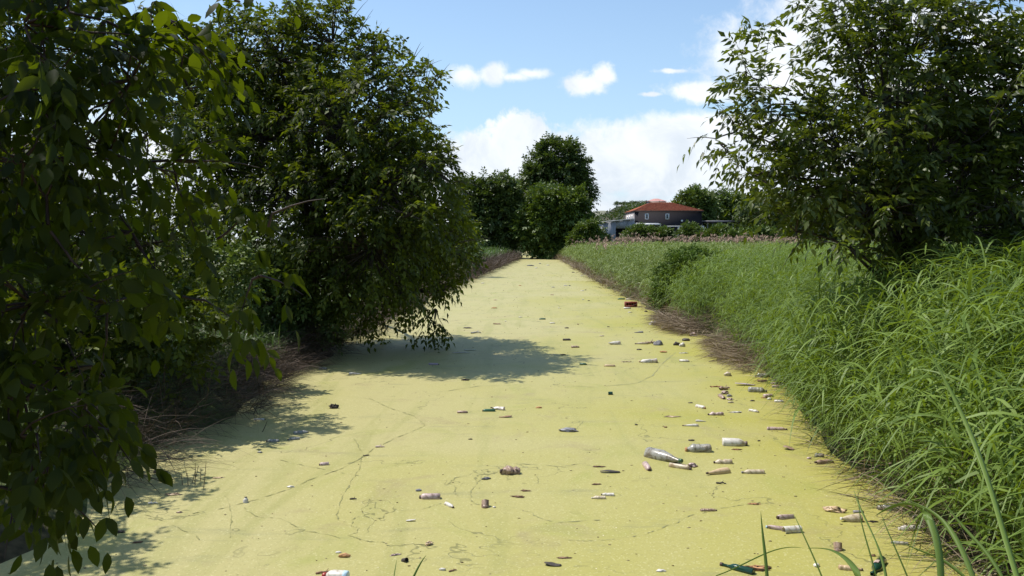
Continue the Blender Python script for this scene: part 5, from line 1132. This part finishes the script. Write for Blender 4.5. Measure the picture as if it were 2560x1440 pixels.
def extras():
    # the square pale label on the dark glass bottle and a green neck collar are sub-shapes of the litter above
    for o in scene.objects:
        if o.get('label', '').startswith('dark glass bottle'):
            s = ppm(1418)
            V = []
            a = math.radians(-125); c_, s_ = math.cos(a), math.sin(a)
            R = 12 / s * 1.06
            for i in range(7):
                th = math.radians(20 + i * 14)
                for x in (-.018, .045):
                    V.append((x - .03, -R * math.cos(th) , R * math.sin(th)))
            V = np.array(V); V = V @ np.array([[c_, s_, 0], [-s_, c_, 0], [0, 0, 1]]) + np.array([0, 0, R * .42])
            q = [(2 * i, 2 * i + 2, 2 * i + 3, 2 * i + 1) for i in range(6)]
            mesh_np('paper_label', V, q, None, PM['pink'], o)
            break
    # red plastic crate
    s = ppm(763); c = G(1577, 767); w = 27 / s; h = 13 / s; d = w * .6
    root = empty('crate', (c[0], c[1], 0)); tag(root, 'red-brown plastic crate floating by the right bank', 'crate')
    cc = np.array([c[0], c[1], 0.0]); b = Boxes(); t_ = w * .05
    b.add(cc + (0, -d / 2, h * .12), (w, t_, h * .36)).add(cc + (0, -d / 2, h * .86), (w, t_, h * .18))
    for k in range(5): b.add(cc + ((-.46 + .23 * k) * w, -d / 2, h * .54), (w * .08, t_ * .96, h * .48))
    b.build('front_panel', PM['crate'], root, cc)
    b = Boxes(); b.add(cc + (w / 2 + t_ / 2, 0, h * .45), (t_, d, h)); b.build('side_panel', PM['crate'], root, cc)
    b = Boxes(); b.add(cc + (-w / 2 - t_ / 2, 0, h * .45), (t_, d, h)); b.build('side_panel', PM['crate'], root, cc)
    b = Boxes(); b.add(cc + (0, d / 2, h * .45), (w, t_, h)); b.build('back_panel', PM['crate'], root, cc)
    b = Boxes(); b.add(cc + (0, .0, h * .9), (w * .98, d - t_ * 1.1, t_)); b.build('lid', PM['crate'], root, cc)
    # white and blue flask cut by the bottom edge, red cap to the left
    s = ppm(1440); c = G(838, 1446); L = 66 / s; R = 17 / s
    root = empty('flask', (c[0], c[1], 0)); tag(root, 'white flask with a pale blue base and a red cap at the bottom edge', 'bottle')
    def part(name, pr, mat, seg=18):
        V, Q = lathe(pr, seg, .8); V[:, 0] -= L / 2
        mesh_np(name, place(V, None, 172, -R * .4, 0, 0), Q, None, PM[mat], root, True)
    part('base', [(0, 0), (0, R * .8), (.02 * L, R * .97), (.16 * L, R)], 'blue')
    part('body', [(.16 * L, R), (.18 * L, R * 1.01), (.60 * L, R), (.72 * L, R * .85), (.80 * L, R * .55), (.84 * L, R * .4)], 'white')
    part('cap', [(.835 * L, R * .38), (.84 * L, R * .5), (.97 * L, R * .46), (1.0 * L, R * .3), (1.0 * L, 0)], 'cap_red')
    # dry stalks standing in the water on the left
    rng = np.random.default_rng(3)
    for i, (x, y, x2, y2) in enumerate([(456, 1213, 453, 1187), (470, 1216, 468, 1182), (478, 1208, 489, 1172), (484, 1203, 496, 1165), (487, 1213, 488, 1158), (500, 1203, 502, 1173), (508, 1221, 515, 1156), (466, 1190, 464, 1170)]):
        b0 = G(x, y); t_ = P(x2, y2, b0[1] + .02); tb = Tubes(); tb.add(bezier(b0 - (0, 0, .03), t_, (0.005, 0, 0), 5, rng), np.linspace(.005, .0025, 5), 5)
        tag(tb.build('dry_stalk', M['straw'], None, b0), 'short dry stalk standing in the duckweed off the left bank', 'stalk', 'dry stalks standing in the water')
    for i, (x, y, x2, y2) in enumerate([(648, 1036, 622, 1000), (653, 1080, 668, 1052), (632, 1037, 648, 996)]):
        b0 = G(x, y); t_ = P(x2, y2, b0[1] + .02); tb = Tubes(); tb.add(bezier(b0 - (0, 0, .03), t_, (0.01, 0, 0), 5, rng), np.linspace(.006, .003, 5), 5)
        tag(tb.build('dry_stalk', M['straw_dark'], None, b0), 'thin dark stalk standing in the shaded duckweed', 'stalk', 'stalks in the shaded duckweed')
    # fine specks on the duckweed, uncountable
    n = 1300; y = 6 + 60 * rng.random(n) ** 1.7; x = eL(y) + (eR(y) - eL(y)) * (1 - rng.random(n) ** 1.5 * .98)
    V0, T0 = ico(1); sz = rng.uniform(.003, .008, n) * (1 + y / 40); sx = rng.uniform(.8, 2.2, n)
    V = V0[None] * np.stack([sz * sx, sz, sz * .45], 1)[:, None, :] + np.stack([x, y, sz * .2], 1)[:, None, :]
    V += rng.normal(0, 1, V.shape) * (sz * .18)[:, None, None]
    Tq = (T0[None] + (np.arange(n) * len(V0))[:, None, None]).reshape(-1, 3); V = V.reshape(-1, 3)
    mm = leaf_mat('crumbs', (.10, .065, .03), (.50, .42, .25), (.1, .1, .05), .05, .8, .2, 60)
    tag(mesh_np('litter_crumbs', V, None, Tq, mm, tone=np.repeat(rng.random(n) ** 1.5, len(V0))), 'fine brown and pale crumbs strewn over the duckweed', 'debris', kind='stuff')
extras()

def seams():
    rng = np.random.default_rng(8); parts = []
    lines = [[(1105, 1258), (1060, 1277), (1000, 1280), (976, 1288), (960, 1300), (930, 1297), (900, 1290), (875, 1300), (880, 1318), (897, 1325), (893, 1338), (864, 1345), (892, 1352), (912, 1359), (950, 1358), (963, 1369), (1000, 1366), (1060, 1362)],
             [(1250, 1183), (1205, 1185), (1190, 1195), (1170, 1225), (1176, 1238), (1185, 1255), (1200, 1262)], [(1245, 1180), (1140, 1196), (1112, 1210), (1138, 1218), (1130, 1232), (1150, 1243)],
             [(870, 992), (930, 998), (970, 1015), (1000, 1025), (1050, 1040), (1082, 1062), (1060, 1075), (1010, 1095), (960, 1118), (925, 1140), (870, 1170), (790, 1195), (720, 1225), (640, 1250), (560, 1270), (480, 1285)],
             [(1770, 1280), (1725, 1295), (1700, 1308), (1660, 1325), (1620, 1338), (1560, 1345), (1480, 1352), (1420, 1350)], [(1900, 1255), (1830, 1265), (1760, 1278)], [(700, 1150), (760, 1165), (830, 1178), (900, 1190)],
             [(1100, 980), (1200, 965), (1350, 962), (1480, 968), (1590, 958), (1630, 940), (1660, 905), (1690, 880)], [(610, 1270), (640, 1290), (700, 1300), (760, 1330), (850, 1345)], [(1280, 1270), (1330, 1280), (1360, 1300), (1400, 1305), (1500, 1300)],
             [(880, 1090), (905, 1130), (900, 1170), (880, 1210), (850, 1250), (845, 1300)], [(1300, 1160), (1400, 1168), (1450, 1160), (1520, 1178)], [(560, 1240), (580, 1300), (575, 1345)], [(300, 1270), (420, 1310), (500, 1350)]]
    for ln in lines:
        pts = np.array([G(a, b, 0) for a, b in ln]); pts[:, 2] = .004
        t0 = np.linspace(0, 1, len(pts)); n = len(pts) * 9; t = np.linspace(0, 1, n)
        C = np.stack([np.interp(t, t0, pts[:, k]) for k in range(3)], 1)
        wob = np.cumsum(rng.normal(0, .006, (n, 2)), 0); wob -= np.linspace(0, 1, n)[:, None] * wob[-1]; C[:, :2] += wob + rng.normal(0, .004, (n, 2))
        d = norm(np.gradient(C, axis=0)); s = np.stack([-d[:, 1], d[:, 0], np.zeros(n)], 1)
        w = np.clip(.0021 + .0021 * np.sin(np.arange(n) * .7 + rng.random() * 6) + rng.normal(0, .003, n), .0004, .010)[:, None]
        w = w * (pts[:, 1].mean() / 9) 
        V = np.stack([C - s * w, C + s * w], 1).reshape(-1, 3); i = np.arange(n - 1) * 2
        parts.append((V, np.stack([i, i + 1, i + 3, i + 2], 1), np.zeros(len(V))))
    V, Q, _ = merge(parts)
    tag(mesh_np('water_seams', V, Q, None, rough_mat('open_water_seam', (.21, .20, .085), (.30, .29, .11), 12, .5)), kind='structure')
seams()

# ------------------------------------------------------------------ tall blades close to the camera
def blade(pts, Y, wpx, label, mat='reed', tone=.6, thick=.0008, group=None):
    """pts: base to tip picture positions at depth(s) Y; a creased ribbon with real thickness"""
    Ys = np.linspace(Y[0], Y[1], len(pts)); C = np.array([P(a, b, y) for (a, b), y in zip(pts, Ys)])
    # smooth
    t0 = np.linspace(0, 1, len(C)); t = np.linspace(0, 1, 22)
    if len(C) > 2:
        co = [np.polyfit(t0, C[:, k], min(3, len(C) - 1)) for k in range(3)]; C = np.stack([np.polyval(c_, t) for c_ in co], 1)
    else: C = np.stack([np.interp(t, t0, C[:, k]) for k in range(3)], 1)
    d = norm(np.gradient(C, axis=0)); W = wpx / F * (Ys[0] + Ys[-1]) / 2 * .5 * np.clip(np.minimum(1, .7 + t) * (1 - t ** 3) ** .8, .03, 1)
    s = norm(np.cross(d, np.array([0, 1.0, .25]))); nrm = np.cross(s, d)
    rows = []
    for z in (0, thick):
        rows.append(C - s * W[:, None] + nrm * (z + W[:, None] * .25)); rows.append(C + nrm * z); rows.append(C + s * W[:, None] + nrm * (z + W[:, None] * .25))
    V = np.stack(rows, 1).reshape(-1, 3); Q = []
    for i in range(21):
        a = i * 6; b = a + 6
        Q += [(a, a + 1, b + 1, b), (a + 1, a + 2, b + 2, b + 1), (a + 4, a + 3, b + 3, b + 4), (a + 5, a + 4, b + 4, b + 5), (a + 3, a, b, b + 3), (a + 2, a + 5, b + 5, b + 2)]
    o = mesh_np('reed_blade', V, Q, None, M[mat], smooth=True, tone=np.full(len(V), tone), origin=C[0])
    tag(o, label, 'reed blade', group); return o
FB = [([(2580, 1560), (2530, 1380), (2490, 1260), (2440, 1130), (2400, 1010), (2310, 860)], (1.9, 2.5), 19, 'broad bright green blade leaning across the lower right corner', .85),
      ([(2352, 1560), (2350, 1400), (2330, 1310), (2295, 1270), (2240, 1262), (2190, 1290)], (1.7, 2.0), 22, 'wide grey-green blade that rises and arches over to the left at lower right', .3),
      ([(2470, 1560), (2430, 1430), (2385, 1340), (2335, 1285), (2262, 1250)], (1.9, 2.2), 15, 'second arching blade just right of the wide grey-green one', .45),
      ([(1922, 1560), (1918, 1440), (1910, 1360), (1902, 1278)], (2.0, 2.1), 9, 'straight upright blade at the bottom between the glass bottles, leftmost of the right-hand blades', .4),
      ([(2090, 1540), (2050, 1430), (2010, 1340), (1985, 1285)], (2.3, 2.5), 4, 'thin slanting stem crossing the pink can', .3),
      ([(2210, 1540), (2180, 1400), (2155, 1310), (2145, 1215)], (2.3, 2.5), 4, 'thin stem passing the tip of the sharp whitish bottle', .3),
      ([(2225, 1560), (2212, 1430), (2196, 1360), (2160, 1290), (2135, 1225)], (2.1, 2.5), 11, 'slender blade just right of the dark glass bottle', .55),
      ([(2310, 1560), (2268, 1440), (2225, 1340), (2205, 1285)], (2.4, 2.6), 4, 'thin stem crossing the slim white rod', .3),
      ([(1790, 1440), (1870, 1405), (1940, 1375), (2010, 1371)], (2.3, 2.4), 4, 'thin blade arching flat above the shredded plant clump', .7),
      ([(2190, 1560), (2150, 1450), (2110, 1390), (2060, 1375), (2020, 1371)], (1.2, 1.5), 16, 'pale blurred-looking blade arching over the tan ribbed bottle', .5),
      ([(2530, 1500), (2480, 1400), (2420, 1330), (2350, 1240)], (2.6, 2.9), 10, 'narrow blade slanting between the two broad ones', .4),
      ([(2440, 1470), (2370, 1410), (2320, 1385), (2258, 1358)], (2.5, 2.7), 9, 'pale flat blade pointing left from the reed foot to the slim white rod', .45),
      ([(1010, 1500), (1040, 1430), (1066, 1388)], (2.2, 2.3), 6, 'short dark blade leaning right at the bottom centre', .2),
      ([(978, 1500), (985, 1440), (993, 1394)], (2.2, 2.3), 3, 'hair-thin upright stem at the bottom centre', .2),
      ([(2140, 1440), (2145, 1400), (2100, 1340), (2140, 1235)], (2.6, 2.7), 3, 'hair-thin bent stem beside the open round tub', .3)]
for pts, Y, w, lab, tone in FB[:-1]: blade(pts, Y, w, lab, 'reed', tone)
